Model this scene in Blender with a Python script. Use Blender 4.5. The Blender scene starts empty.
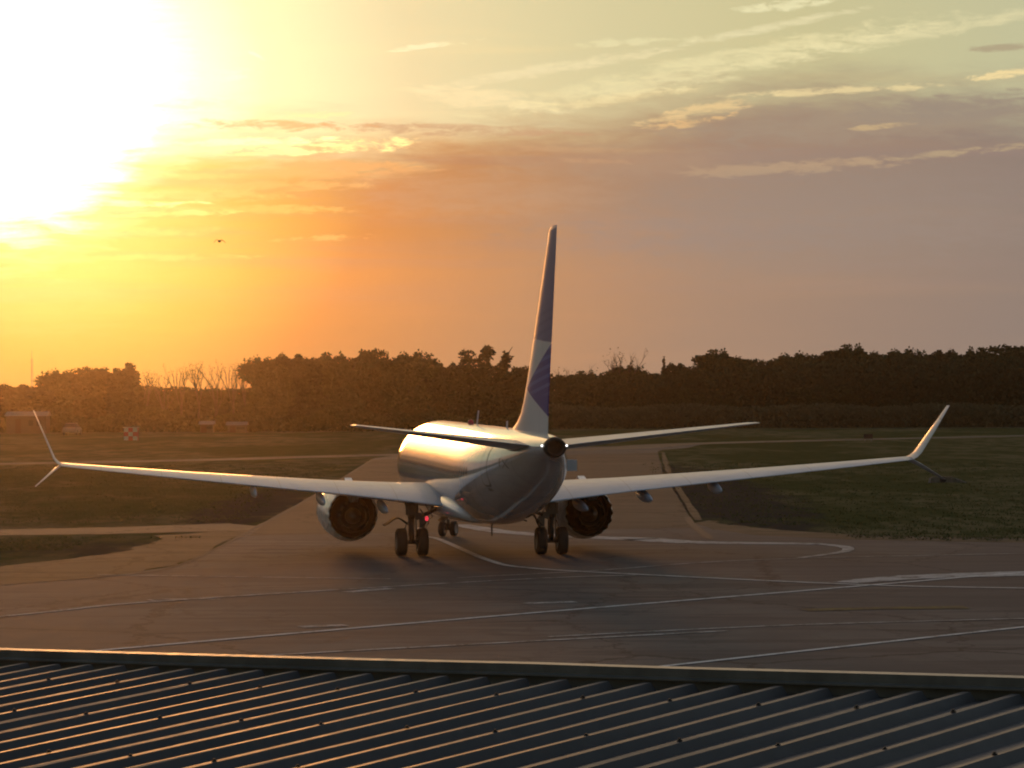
import bpy, bmesh, math, random
import numpy as np
from mathutils import Vector, Matrix

random.seed(7)
rng = np.random.default_rng(11)
scene = bpy.context.scene
COL = scene.collection
R = math.radians

# ------------------------------------------------------------------ camera
F_PX, CAM_H = 3323.4, 7.41
cam_d = bpy.data.cameras.new('camera')
cam_d.sensor_width = 36.0
cam_d.lens = F_PX / 1024 * 36.0
cam_d.clip_start = 0.5
cam_d.clip_end = 9000
cam = bpy.data.objects.new('camera', cam_d)
COL.objects.link(cam)
PITCH, ROLL = -0.0034, 0.0037
cam.matrix_world = (Matrix.Translation((0, 0, CAM_H)) @ Matrix.Rotation(math.pi / 2 + PITCH, 4, 'X')
                    @ Matrix.Rotation(-0.0037, 4, 'Z'))
scene.camera = cam

# ------------------------------------------------------------------ light
SUN_AZ, SUN_EL = R(-7.9), R(4.6)            # azimuth measured to the right of +Y
SUN_DIR = Vector((math.sin(SUN_AZ) * math.cos(SUN_EL), math.cos(SUN_AZ) * math.cos(SUN_EL), math.sin(SUN_EL)))
sun_d = bpy.data.lights.new('sun', 'SUN')
sun_d.energy = 0.9
sun_d.angle = R(8.0)
sun_d.color = (1.0, 0.38, 0.09)
sun = bpy.data.objects.new('sun', sun_d)
COL.objects.link(sun)
sun.rotation_euler = (-SUN_DIR).to_track_quat('-Z', 'Y').to_euler()

scene.view_settings.view_transform = 'Standard'
scene.view_settings.look = 'None'
scene.view_settings.exposure = 0.0
scene.view_settings.gamma = 1.0
scene.view_settings.use_curve_mapping = False
scene.render.engine = 'CYCLES'
scene.cycles.max_bounces = 6
scene.cycles.transparent_max_bounces = 8
scene.cycles.volume_bounces = 0
scene.cycles.use_denoising = True
scene.cycles.filter_width = 2.0


# ------------------------------------------------------------------ node helpers
class V:
    """a float socket with arithmetic"""
    def __init__(s, t, o): s.t, s.o = t, o
    def _m(s, op, *a):
        n = s.t.nodes.new('ShaderNodeMath'); n.operation = op
        for i, x in enumerate((s,) + a):
            if isinstance(x, V): s.t.links.new(x.o, n.inputs[i])
            else: n.inputs[i].default_value = x
        return V(s.t, n.outputs[0])
    def __add__(s, b): return s._m('ADD', b)
    __radd__ = __add__
    def __sub__(s, b): return s._m('SUBTRACT', b)
    def __rsub__(s, b): return (s * -1.0) + b
    def __mul__(s, b): return s._m('MULTIPLY', b)
    __rmul__ = __mul__
    def __truediv__(s, b): return s._m('DIVIDE', b)
    def clamp(s): return s._m('MINIMUM', 1.0)._m('MAXIMUM', 0.0)
    def smooth(s, a, b):
        n = s.t.nodes.new('ShaderNodeMapRange'); n.interpolation_type = 'SMOOTHSTEP'
        s.t.links.new(s.o, n.inputs[0])
        n.inputs[1].default_value = a; n.inputs[2].default_value = b
        return V(s.t, n.outputs[0])


def lk(t, a, b): t.links.new(a.o if isinstance(a, V) else a, b)


def comb(t, x, y, z=0.0):
    n = t.nodes.new('ShaderNodeCombineXYZ')
    for i, v in enumerate((x, y, z)):
        if isinstance(v, V): lk(t, v, n.inputs[i])
        else: n.inputs[i].default_value = v
    return n.outputs[0]


def sepv(t, vec):
    n = t.nodes.new('ShaderNodeSeparateXYZ'); t.links.new(vec, n.inputs[0])
    return V(t, n.outputs[0]), V(t, n.outputs[1]), V(t, n.outputs[2])


def noise(t, vec, scale=1.0, detail=4, rough=0.5, dist=0.0):
    n = t.nodes.new('ShaderNodeTexNoise')
    if vec is not None: t.links.new(vec, n.inputs['Vector'])
    n.inputs['Scale'].default_value = scale; n.inputs['Detail'].default_value = detail
    n.inputs['Roughness'].default_value = rough; n.inputs['Distortion'].default_value = dist
    return V(t, n.outputs[0])


def ramp(t, fac, stops, interp='LINEAR'):
    n = t.nodes.new('ShaderNodeValToRGB'); lk(t, fac, n.inputs[0])
    cr = n.color_ramp; cr.interpolation = interp
    while len(cr.elements) < len(stops): cr.elements.new(0.5)
    for e, (p, c) in zip(cr.elements, sorted(stops, key=lambda q: q[0])):
        e.position = p; e.color = (c[0], c[1], c[2], 1)
    return n.outputs[0]


def mix(t, f, a, b, mode='MIX'):
    n = t.nodes.new('ShaderNodeMix'); n.data_type = 'RGBA'; n.blend_type = mode
    n.clamp_factor = True
    for sock, v in ((n.inputs[0], f), (n.inputs[6], a), (n.inputs[7], b)):
        if isinstance(v, V): lk(t, v, sock)
        elif isinstance(v, (int, float)): sock.default_value = v
        elif isinstance(v, tuple): sock.default_value = (v[0], v[1], v[2], 1)
        else: t.links.new(v, sock)
    return n.outputs[2]


# ------------------------------------------------------------------ world
world = bpy.data.worlds.new('World')
scene.world = world
world.use_nodes = True
T = world.node_tree
T.nodes.clear()
out = T.nodes.new('ShaderNodeOutputWorld')
bg = T.nodes.new('ShaderNodeBackground')
SKY_STRENGTH = 0.10
bg.inputs[1].default_value = SKY_STRENGTH
T.links.new(bg.outputs[0], out.inputs[0])
sky = T.nodes.new('ShaderNodeTexSky')
sky.sky_type = 'NISHITA'
sky.sun_disc = False
sky.sun_elevation = SUN_EL
sky.sun_rotation = SUN_AZ
sky.air_density = 1.2
sky.dust_density = 2.0
sky.ozone_density = 1.0
tc = T.nodes.new('ShaderNodeTexCoord')
dx, dy, dz = sepv(T, tc.outputs['Generated'])
az = dx._m('ARCTAN2', dy) * (180 / math.pi)
el = dz._m('ARCSINE') * (180 / math.pi)
dot = dx * SUN_DIR.x + dy * SUN_DIR.y + dz * SUN_DIR.z
dist = dot._m('MINIMUM', 1.0)._m('ARCCOSINE') * (180 / math.pi)

low = ramp(T, dist * (1 / 40.0), [(0, (1.0, .70, .22)), (2.6 / 40, (.80, .50, .11)), (4.3 / 40, (.62, .34, .062)),
                                  (5.8 / 40, (.50, .212, .064)), (8.6 / 40, (.435, .238, .124)), (11.7 / 40, (.345, .232, .164)),
                                  (16.8 / 40, (.275, .212, .178)), (1.0, (.22, .18, .18))])
high = ramp(T, dist * (1 / 40.0), [(0, (1.3, 1.25, .9)), (2.5 / 40, (1.2, 1.15, .8)), (3.7 / 40, (1.0, .95, .55)),
                                   (6.2 / 40, (.82, .71, .40)), (9.6 / 40, (.68, .61, .345)), (13.0 / 40, (.60, .55, .30)),
                                   (16.5 / 40, (.55, .53, .32)), (1.0, (.42, .45, .42))])
ndir = comb(T, az * 0.30, el * 1.5, 0.0)
n_big = noise(T, ndir, 1.0, 6, 0.58, 0.3)
n_fine = noise(T, comb(T, az * 0.9, el * 4.2, 3.0), 1.0, 7, 0.62, 0.6)
edge = el - az.smooth(-1.5, 4.0) * 0.75 + (n_big - 0.5) * 1.6 + (n_fine - 0.5) * 0.7
upper = edge.smooth(3.1, 4.7)
c = mix(T, upper, low, high)
# thin stratus streaks in the lower layer
st = noise(T, comb(T, az * 0.16, el * 2.6, 8.0), 1.0, 5, 0.55, 0.2)
stm = (st.smooth(0.42, 0.72)) * el.smooth(0.6, 2.0) * (el * -1.0).smooth(-5.0, -3.6) * 0.5
c = mix(T, stm, c, mix(T, 0.62, c, (.33, .235, .205)))
st2 = noise(T, comb(T, az * 0.13, el * 1.7, 21.0), 1.0, 4, 0.5, 0.2)
c = mix(T, st2.smooth(0.5, 0.75) * 0.35, c, mix(T, 1.0, c, (1.22, 1.12, 1.0), 'MULTIPLY'))


def PX(x, y):   # sky direction (degrees) of a point of the photograph, used to lay out the clouds on the dome
    u, v = x - 512, y - 384
    u, v = u * math.cos(-ROLL) + v * math.sin(-ROLL), -u * math.sin(-ROLL) + v * math.cos(-ROLL)
    return math.degrees(math.atan(u / F_PX)), math.degrees(PITCH) - math.degrees(math.atan(v / F_PX))


PD = F_PX * math.pi / 180   # pixels per degree
# wisps: x, y, half width, half height, slope (down to the right +), colour, strength, raggedness
WISPS = [
    (860, 122, 270, 32, -.05, (.36, .275, .20), .95, .7),
    (960, 112, 150, 22, -.05, (.33, .265, .205), .9, .8),
    (450, 130, 190, 8, .03, (.55, .33, .19), .75, 1.5),
    (300, 172, 170, 11, -.02, (.80, .42, .15), .7, 1.5),
    (200, 196, 120, 9, .0, (.95, .55, .17), .7, 1.5),
    (130, 232, 120, 8, .0, (1.05, .66, .18), .6, 1.4),
    (250, 210, 130, 6, .0, (1.0, .60, .18), .5, 1.5),
    (800, 232, 330, 30, .0, (.31, .235, .20), .5, 1.2),
    (1000, 51, 45, 5, -.05, (.42, .34, .22), .8, 1.3),
    (700, 112, 85, 9, -.20, (.86, .62, .30), .75, 1.5),
    (690, 122, 60, 6, -.12, (.78, .50, .23), .8, 2.0),
    (830, 92, 130, 6, -.04, (.90, .72, .37), .7, 1.5),
    (1000, 78, 45, 6, -.08, (.92, .72, .36), .9, 1.8),
    (790, 168, 170, 9, -.05, (.60, .40, .22), .75, 1.6),
    (960, 154, 110, 5, -.10, (.54, .40, .23), .7, 1.6),
    (880, 128, 42, 4, -.08, (.62, .44, .23), .7, 1.5),
    (600, 161, 50, 4, .03, (.62, .36, .18), .6, 1.8),
    (560, 150, 130, 4, .02, (.55, .34, .18), .5, 1.8),
    (350, 147, 85, 9, -.05, (1.35, 1.0, .40), .95, 1.8), (270, 126, 130, 7, .02, (.75, .42, .17), .7, 1.6),
    (210, 150, 160, 6, -.05, (1.3, 1.05, .45), .85, 1.8),
    (310, 115, 45, 5, .0, (1.15, .88, .42), .85, 1.8),
    (215, 76, 55, 8, -.08, (1.35, 1.2, .75), .85, 1.9),
    (190, 105, 90, 7, -.03, (1.3, 1.1, .6), .75, 1.8),
    (258, 57, 12, 3, .5, (1.3, 1.15, .7), .9, 1.2),
    (430, 46, 55, 4, -.13, (1.0, .92, .56), .8, 1.8),
    (480, 98, 100, 16, .12, (1.0, .83, .47), .6, 1.05), (545, 70, 170, 9, -.16, (.92, .80, .48), .6, 1.05),
    (900, 38, 190, 12, -.16, (.84, .75, .43), .6, 1.05), (620, 98, 120, 8, -.12, (.90, .73, .38), .6, 1.05), (760, 30, 150, 6, -.18, (.88, .79, .48), .6, 1.05),
    (700, 70, 300, 20, -.20, (.90, .80, .45), .6, 1.05),
    (640, 42, 70, 6, -.05, (.84, .77, .45), .6, 1.9),
    (790, 6, 60, 7, -.1, (.86, .80, .48), .8, 1.9),
    (330, 238, 60, 4, -.05, (.95, .50, .17), .6, 1.6),
    (170, 258, 110, 5, .0, (1.1, .70, .2), .4, 1.5),
    (790, 215, 400, 95, .0, (.305, .245, .205), .65, .35),
    (470, 195, 210, 36, .0, (.50, .30, .175), .55, .6),
    (620, 165, 170, 22, .0, (.42, .28, .18), .5, .7),
    (330, 165, 120, 6, .0, (.72, .40, .15), .7, 1.2), (270, 186, 140, 7, .0, (.85, .48, .16), .65, 1.2), (180, 178, 100, 5, .0, (1.0, .62, .2), .6, 1.2),
    (230, 143, 150, 5, -.03, (1.6, 1.35, .65), .8, 1.4), (290, 153, 120, 4, -.03, (1.3, 1.0, .42), .8, 1.4), (130, 205, 90, 5, -.02, (1.5, 1.2, .5), .7, 1.3),
    (160, 215, 100, 4, -.03, (1.2, .85, .27), .6, 1.6),
]
nw = noise(T, comb(T, az * 1.7, el * 6.5, 5.0), 1.0, 7, 0.66, 0.5)
nw2 = noise(T, comb(T, az * 4.5, el * 14.0, 9.0), 1.0, 5, 0.6, 0.3)
nmix = (nw - 0.5) * 0.80 + (nw2 - 0.5) * 0.18
for (x, y, hw, hh, sl, colr, stg, rag) in WISPS:
    a0, e0 = PX(x, y)
    ua = (az - a0)
    ue = (el - e0) + ua * sl
    rr = ua * ua * (1 / (hw / PD) ** 2) + ue * ue * (1 / (hh / PD) ** 2)
    m = (nmix * (3.0 * rag) - rr + 0.75).smooth(0.0, 0.95)
    c = mix(T, m * stg, c, colr)
# the sun's blown-out glow through thin cloud
nw0 = noise(T, comb(T, az * 0.8, el * 4.5, 15.0), 1.0, 6, 0.62, 0.4)
a0, e0 = PX(8, 85)
core_n = (nw0 - 0.5) * -1.5
core_d = core_n * 1.0 + ((az - a0) * (az - a0) * .93 + (el - e0) * (el - e0) * .84)._m('SQRT')
core = ramp(T, core_d * (1 / 10.0), [(0, (1, 1, 1)), (.10, (.75, .75, .75)), (.17, (.40, .40, .40)), (.225, (.165, .165, .165)),
                                   (.26, (.045, .045, .045)), (.31, (.012, .012, .012)), (.42, (.003, .003, .003)), (.6, (0, 0, 0))])
gl = T.nodes.new('ShaderNodeMix'); gl.data_type = 'RGBA'; gl.blend_type = 'MULTIPLY'
gl.inputs[0].default_value = 1.0
T.links.new(core, gl.inputs[6]); gl.inputs[7].default_value = (8.0, 6.6, 4.2, 1)
c = mix(T, 1.0, c, gl.outputs[2], 'ADD')
# physical sky above the low cloud layers and all round
k10 = mix(T, 1.0, c, (10, 10, 10), 'MULTIPLY')
front = (az._m('ABSOLUTE') * -1.0).smooth(-75.0, -25.0)
lowmask = (el * -1.0).smooth(-22.0, -7.0)
nish = mix(T, 1.0, sky.outputs[0], (1.75, 1.7, 1.8), 'MULTIPLY')
fin = mix(T, lowmask * front, nish, k10)
T.links.new(fin, bg.inputs[0])


# ------------------------------------------------------------------ object helpers
def tag(o, label=None, cat=None, group=None, kind=None):
    if label: o['label'] = label
    if cat: o['category'] = cat
    if group: o['group'] = group
    if kind: o['kind'] = kind
    return o


def link(o, parent=None):
    COL.objects.link(o)
    if parent is not None: o.parent = parent
    return o


def empty(name, loc=(0, 0, 0), rz=0.0):
    o = bpy.data.objects.new(name, None)
    o.empty_display_size = 0.3
    o.location = loc; o.rotation_euler = (0, 0, rz)
    return link(o)


class MB:
    """collects geometry and links it as one mesh object"""
    def __init__(s): s.v, s.f, s.m, s.sm = [], [], [], []
    def add(s, verts, faces, mi=0, smooth=False):
        b = len(s.v)
        s.v += [tuple(p) for p in verts]
        for f in faces:
            s.f.append(tuple(i + b for i in f)); s.m.append(mi); s.sm.append(smooth)
    def box(s, c, d, mi=0, rz=0.0, mat=None):
        x, y, z = (q / 2 for q in d)
        P = [(-x, -y, -z), (x, -y, -z), (x, y, -z), (-x, y, -z), (-x, -y, z), (x, -y, z), (x, y, z), (-x, y, z)]
        M = Matrix.Translation(c) @ (mat if mat is not None else Matrix.Rotation(rz, 4, 'Z'))
        s.add([M @ Vector(p) for p in P], [(0, 3, 2, 1), (4, 5, 6, 7), (0, 1, 5, 4), (1, 2, 6, 5), (2, 3, 7, 6), (3, 0, 4, 7)], mi)
    def tube(s, pts, rad, n=8, mi=0, cap=True):
        if not hasattr(rad, '__len__'): rad = [rad] * len(pts)
        pts = [Vector(p) for p in pts]
        rings = []
        for i, p in enumerate(pts):
            d = (pts[min(i + 1, len(pts) - 1)] - pts[max(i - 1, 0)]).normalized()
            a = Vector((0, 0, 1)) if abs(d.z) < .9 else Vector((1, 0, 0))
            u = d.cross(a).normalized(); w = d.cross(u).normalized()
            rings.append([p + (u * math.cos(2 * math.pi * k / n) + w * math.sin(2 * math.pi * k / n)) * rad[i] for k in range(n)])
        s.loft(rings, True, mi, True, cap)
    def loft(s, rings, closed=True, mi=0, smooth=True, cap=True):
        n = len(rings[0]); V_ = [p for r in rings for p in r]; Fs = []
        for i in range(len(rings) - 1):
            for k in range(n if closed else n - 1):
                k2 = (k + 1) % n
                Fs.append((i * n + k, i * n + k2, (i + 1) * n + k2, (i + 1) * n + k))
        b = len(s.v)
        s.add(V_, Fs, mi, smooth)
        if cap and closed:
            for r0 in (0, (len(rings) - 1) * n):
                s.f.append(tuple(b + r0 + k for k in range(n))); s.m.append(mi); s.sm.append(False)
    def build(s, name, mats, parent=None, recalc=True):
        me = bpy.data.meshes.new(name)
        me.from_pydata([tuple(p) for p in s.v], [], s.f)
        if not isinstance(mats, (list, tuple)): mats = [mats]
        for m in mats: me.materials.append(m)
        me.polygons.foreach_set('material_index', s.m)
        me.polygons.foreach_set('use_smooth', s.sm)
        me.update()
        if recalc:
            bm = bmesh.new(); bm.from_mesh(me)
            bmesh.ops.recalc_face_normals(bm, faces=bm.faces); bm.to_mesh(me); bm.free()
        o = bpy.data.objects.new(name, me)
        return link(o, parent)


def copy_tree(o, parent=None):
    c_ = o.copy(); COL.objects.link(c_)
    c_.parent = parent
    for ch in list(o.children): copy_tree(ch, c_)
    return c_


# ------------------------------------------------------------------ materials
def mat(name):
    m = bpy.data.materials.new(name); m.use_nodes = True
    t = m.node_tree
    p = t.nodes['Principled BSDF']
    return m, t, p


def simple(name, col, rough=0.5, metal=0.0, var=0.12, scale=6.0, coat=0.0, bump=0.0, spec=0.5):
    m, t, p = mat(name)
    tcn = t.nodes.new('ShaderNodeTexCoord')
    n = noise(t, tcn.outputs['Object'], scale, 5, 0.6)
    cc = mix(t, n.smooth(0.3, 0.7), tuple(q * (1 - var) for q in col), tuple(min(1, q * (1 + var)) for q in col))
    t.links.new(cc, p.inputs['Base Color'])
    p.inputs['Roughness'].default_value = rough
    p.inputs['Metallic'].default_value = metal
    p.inputs['Coat Weight'].default_value = coat
    p.inputs['Coat Roughness'].default_value = 0.08
    p.inputs['Specular IOR Level'].default_value = spec
    if bump:
        b = t.nodes.new('ShaderNodeBump'); b.inputs['Strength'].default_value = bump; b.inputs['Distance'].default_value = 0.02
        lk(t, noise(t, tcn.outputs['Object'], scale * 4, 4), b.inputs['Height'])
        t.links.new(b.outputs[0], p.inputs['Normal'])
    return m


def emis(name, col, strength):
    m, t, p = mat(name)
    p.inputs['Base Color'].default_value = (*col, 1)
    p.inputs['Emission Color'].default_value = (*col, 1)
    p.inputs['Emission Strength'].default_value = strength
    return m


# aircraft skin: white gloss paint with faint panel lines and grime
def skin(name, col, rough=0.22, coat=0.5):
    m, t, p = mat(name)
    tcn = t.nodes.new('ShaderNodeTexCoord')
    x, y, z = sepv(t, tcn.outputs['Object'])
    n = noise(t, tcn.outputs['Object'], 1.6, 6, 0.6)
    streak = noise(t, comb(t, x * 3.0, y * 0.35, z * 3.0), 1.0, 5, 0.65)
    cc = mix(t, streak.smooth(0.45, 0.8) * 0.22, col, (col[0] * .62, col[1] * .58, col[2] * .52))
    pl = (y * (1 / 2.55))._m('FRACT')
    line = (pl._m('SUBTRACT', 0.5)._m('ABSOLUTE')).smooth(0.494, 0.499)
    cc = mix(t, line * 0.6, cc, (.14, .13, .125))
    zl = ((z - .31) * (1 / 0.84))._m('FRACT')
    line2 = (zl._m('SUBTRACT', 0.5)._m('ABSOLUTE')).smooth(0.490, 0.498)
    cc = mix(t, line2 * 0.35, cc, (.16, .15, .145))
    xl = (x * (1 / 2.37) + 0.5)._m('FRACT')
    line3 = (xl._m('SUBTRACT', 0.5)._m('ABSOLUTE')).smooth(0.490, 0.498) * x._m('ABSOLUTE').smooth(2.2, 2.4)
    cc = mix(t, line3 * 0.5, cc, (.12, .115, .11))
    soot = noise(t, tcn.outputs['Object'], 0.5, 6, 0.7)
    cc = mix(t, soot.smooth(0.48, 0.75) * 0.3, cc, (col[0] * .5, col[1] * .47, col[2] * .44))
    t.links.new(cc, p.inputs['Base Color'])
    lk(t, n * 0.16 + (rough - 0.06), p.inputs['Roughness'])
    p.inputs['Coat Weight'].default_value = coat
    p.inputs['Coat Roughness'].default_value = 0.02
    b = t.nodes.new('ShaderNodeBump'); b.inputs['Strength'].default_value = 0.07; b.inputs['Distance'].default_value = 0.02
    lk(t, noise(t, comb(t, x * 1.0, y * 2.2, z * 1.0), 1.0, 2), b.inputs['Height'])
    t.links.new(b.outputs[0], p.inputs['Normal'])
    return m


M_WHITE = skin('white_paint', (.46, .48, .53), 0.13, 0.7)
M_WING = skin('wing_grey_paint', (.40, .46, .55), 0.38, 0.12)
M_COWL = skin('cowl_paint', (.62, .64, .66), 0.25, 0.4)
M_DARKMETAL = simple('dark_metal', (.035, .032, .03), .7, .1, spec=.2)
M_HOT = simple('exhaust_metal', (.022, .021, .021), .55, .2, .3, spec=.3)
M_PLUG = simple('plug_metal', (.16, .14, .13), .35, .9, .25)
M_GEAR = simple('gear_metal', (.075, .073, .073), .5, .3)
M_TYRE = simple('tyre_rubber', (.014, .013, .013), .75)
M_RIM = simple('wheel_rim', (.22, .22, .23), .4, .7)
M_GLASS = simple('cabin_glass', (.02, .02, .022), .5, 0, .1, spec=.15)
M_SEAL = simple('door_seal', (.10, .10, .105), .5)
M_BLACK = simple('matte_black', (.008, .008, .008), .8)  # plain black for engine duct ends, culvert plug and bird
M_LAMP = emis('lamp_white', (1.0, .97, .92), 3.0)
M_RED = emis('lamp_red', (1.0, .05, .09), .9)
M_REDCAP = simple('beacon_red', (.35, .02, .03), .2)
M_CONC = simple('concrete', (.11, .095, .075), .85, 0, .25, 3, bump=.3)


def fin_mat():
    m, t, p = mat('fin_livery')
    tcn = t.nodes.new('ShaderNodeTexCoord')
    x, y, z = sepv(t, tcn.outputs['Object'])
    b_ = y * -1.0
    white = (.52, .53, .56)
    # upper blue-grey field, swept band below, dark blue feathered wing shape
    u = b_ - (z - 5.3) * 0.80            # distance behind a line parallel to the leading edge
    upperf = ((z + (b_ - 16.0) * 0.05).smooth(8.55, 8.62)) * (u.smooth(10.9, 11.6))
    fe = ((z - (b_ - 16.0) * 0.12) * 3.1)._m('FRACT')
    feath = (fe - 0.5)._m('ABSOLUTE').smooth(0.26, 0.34)
    cc = mix(t, upperf, white, (.075, .105, .27))
    cc = mix(t, upperf * (z * -1.0).smooth(-9.9, -9.6) * feath * 0.8, cc, (.05, .075, .23))
    cc = mix(t, upperf * (b_ - (17.2 + (z - 5.2) * 0.345) + 1.25).smooth(0.0, 0.1) * 0.4, cc, (.06, .08, .22))
    q_ = (b_ - 13.7)
    top_e = (z - (6.75 + q_ * 0.37)) * -1.0
    bot_e = z - (6.85 - q_ * 0.27)
    lowf = top_e.smooth(0.0, 0.05) * bot_e.smooth(0.0, 0.05) * q_.smooth(0.0, 0.3)
    cc = mix(t, lowf, cc, (.006, .022, .22))
    cc = mix(t, lowf * feath * (z - 6.5).smooth(0.0, 0.3) * 0.55, cc, (.07, .14, .44))
    rud = (b_ - (17.2 + (z - 5.2) * 0.345) + 1.25)._m('ABSOLUTE').smooth(0.03, 0.0)
    cc = mix(t, rud * 0.45, cc, (.1, .1, .12))
    t.links.new(cc, p.inputs['Base Color'])
    p.inputs['Roughness'].default_value = .45
    p.inputs['Specular IOR Level'].default_value = .25
    return m


M_FIN = fin_mat()


# ------------------------------------------------------------------ ground
def grass_mat():
    m, t, p = mat('grass_field')
    g = t.nodes.new('ShaderNodeNewGeometry')
    x, y, z = sepv(t, g.outputs['Position'])
    n1 = noise(t, comb(t, x * 0.06, y * 0.022, 0.0), 1.0, 6, 0.6, 0.4)
    n2 = noise(t, comb(t, x * 0.5, y * 0.16, 2.0), 1.0, 6, 0.65)
    n3 = noise(t, comb(t, x * 4.0, y * 1.6, 4.0), 1.0, 4, 0.7)
    cc = mix(t, n1.smooth(0.42, 0.58), (.080, .080, .030), (.160, .130, .066))
    cc = mix(t, n2.smooth(0.42, 0.62) * 0.75, cc, (.060, .068, .023))
    cc = mix(t, n3.smooth(0.5, 0.8) * 0.3, cc, (.17, .15, .07))
    # bare, scuffed earth beside the taxiway's right edge and along the apron
    d1 = ((x - 12.2) * (1 / 5.4)); d2 = ((y - 205.0) * (1 / 75.0))
    soil = (1.0 - (d1 * d1 + d2 * d2) + (n2 - 0.5) * 2.2).smooth(0.1, 0.8)
    d3 = (y - 143.5 + (x - 21.0) * 0.55) * (1 / 7.0)
    soil2 = (1.0 - d3 * d3 + (n2 - 0.5) * 2.0 - 0.2).smooth(0.15, 0.9) * x.smooth(6.0, 9.0)
    d4 = (x + 14.5) * (1 / 3.2); d5 = (y - 185.0) * (1 / 38.0)
    soil3 = (1.0 - (d4 * d4 + d5 * d5) + (n2 - 0.5) * 2.0).smooth(0.1, 0.8)
    d6 = (x + 17.5) * (1 / 5.5); d7 = (y - 141.0) * (1 / 9.0)
    soil4 = (0.75 - (d6 * d6 + d7 * d7) + (n2 - 0.5) * 2.6).smooth(0.1, 0.8)
    s_ = (soil + soil2 + soil3 + soil4 * 0.8).clamp()
    cc = mix(t, s_ * 0.9, cc, mix(t, n3, (.042, .034, .030), (.080, .064, .054)))
    t.links.new(cc, p.inputs['Base Color'])
    p.inputs['Roughness'].default_value = 0.9
    p.inputs['Specular IOR Level'].default_value = 0.0
    b = t.nodes.new('ShaderNodeBump'); b.inputs['Strength'].default_value = 0.4; b.inputs['Distance'].default_value = 0.2
    lk(t, n3 * 0.6 + n2, b.inputs['Height'])
    t.links.new(b.outputs[0], p.inputs['Normal'])
    return m


def asphalt_mat(name, c1, c2, dark, wear=1.0):
    m, t, p = mat(name)
    g = t.nodes.new('ShaderNodeNewGeometry')
    x, y, z = sepv(t, g.outputs['Position'])
    n1 = noise(t, comb(t, x * 0.09, y * 0.045, 1.0), 1.0, 5, 0.6, 0.5)
    n2 = noise(t, comb(t, x * 0.10, y * 0.55, 6.0), 1.0, 6, 0.62, 0.3)
    n3 = noise(t, comb(t, x * 1.1, y * 0.7, 9.0), 1.0, 6, 0.7)
    n4 = noise(t, comb(t, x * 24.0, y * 24.0, 9.0), 1.0, 2, 0.6)
    cc = mix(t, n1.smooth(0.42, 0.58), c1, c2)
    n5 = noise(t, comb(t, x * 0.035, y * 0.09, 14.0), 1.0, 3, 0.5, 1.0)
    cc = mix(t, n5.smooth(0.50, 0.60) * 0.5, cc, dark)
    cc = mix(t, n2.smooth(0.46, 0.60) * 0.8 * wear, cc, dark)
    cc = mix(t, n3.smooth(0.55, 0.78) * 0.5, cc, dark)
    cc = mix(t, n4.smooth(0.3, 0.8) * 0.25, cc, tuple(q * 1.5 for q in c2))
    # slab joints and cracks
    vo = t.nodes.new('ShaderNodeTexVoronoi'); vo.feature = 'DISTANCE_TO_EDGE'
    wx = x + (n3 - 0.5) * 3.0
    t.links.new(comb(t, wx * 0.10, y * 0.06, 0.0), vo.inputs['Vector']); vo.inputs['Scale'].default_value = 1.0
    cr = (V(t, vo.outputs['Distance']) * -1.0).smooth(-0.012, -0.004)
    cc = mix(t, cr * 0.7, cc, tuple(q * .5 for q in dark))
    vo2 = t.nodes.new('ShaderNodeTexVoronoi'); vo2.feature = 'DISTANCE_TO_EDGE'
    t.links.new(comb(t, wx * 0.33, y * 0.12 + n1 * 2.0, 3.0), vo2.inputs['Vector']); vo2.inputs['Scale'].default_value = 1.0
    cr2 = (V(t, vo2.outputs['Distance']) * -1.0).smooth(-0.030, -0.008) * n1.smooth(0.45, 0.6)
    cc = mix(t, cr2 * 0.5, cc, tuple(q * .55 for q in dark))
    t.links.new(cc, p.inputs['Base Color'])
    lk(t, n1 * 0.12 + n3 * 0.15 + 0.70, p.inputs['Roughness'])
    p.inputs['Specular IOR Level'].default_value = 0.06
    b = t.nodes.new('ShaderNodeBump'); b.inputs['Strength'].default_value = 0.35; b.inputs['Distance'].default_value = 0.02
    lk(t, n4 + n3 * 2.0, b.inputs['Height'])
    t.links.new(b.outputs[0], p.inputs['Normal'])
    return m


def paint_mat(name, col, wear=0.5):
    m, t, p = mat(name)
    g = t.nodes.new('ShaderNodeNewGeometry')
    x, y, z = sepv(t, g.outputs['Position'])
    n = noise(t, comb(t, x * 1.3, y * 0.9, 0.0), 1.0, 6, 0.7)
    n2 = noise(t, comb(t, x * 9.0, y * 5.0, 0.0), 1.0, 4, 0.7)
    f = (n * 0.7 + n2 * 0.3).smooth(wear - 0.10, wear + 0.14)
    cc = mix(t, f, col, (.085, .072, .06))
    t.links.new(cc, p.inputs['Base Color'])
    p.inputs['Roughness'].default_value = 0.85
    p.inputs['Specular IOR Level'].default_value = 0.06
    return m


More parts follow.
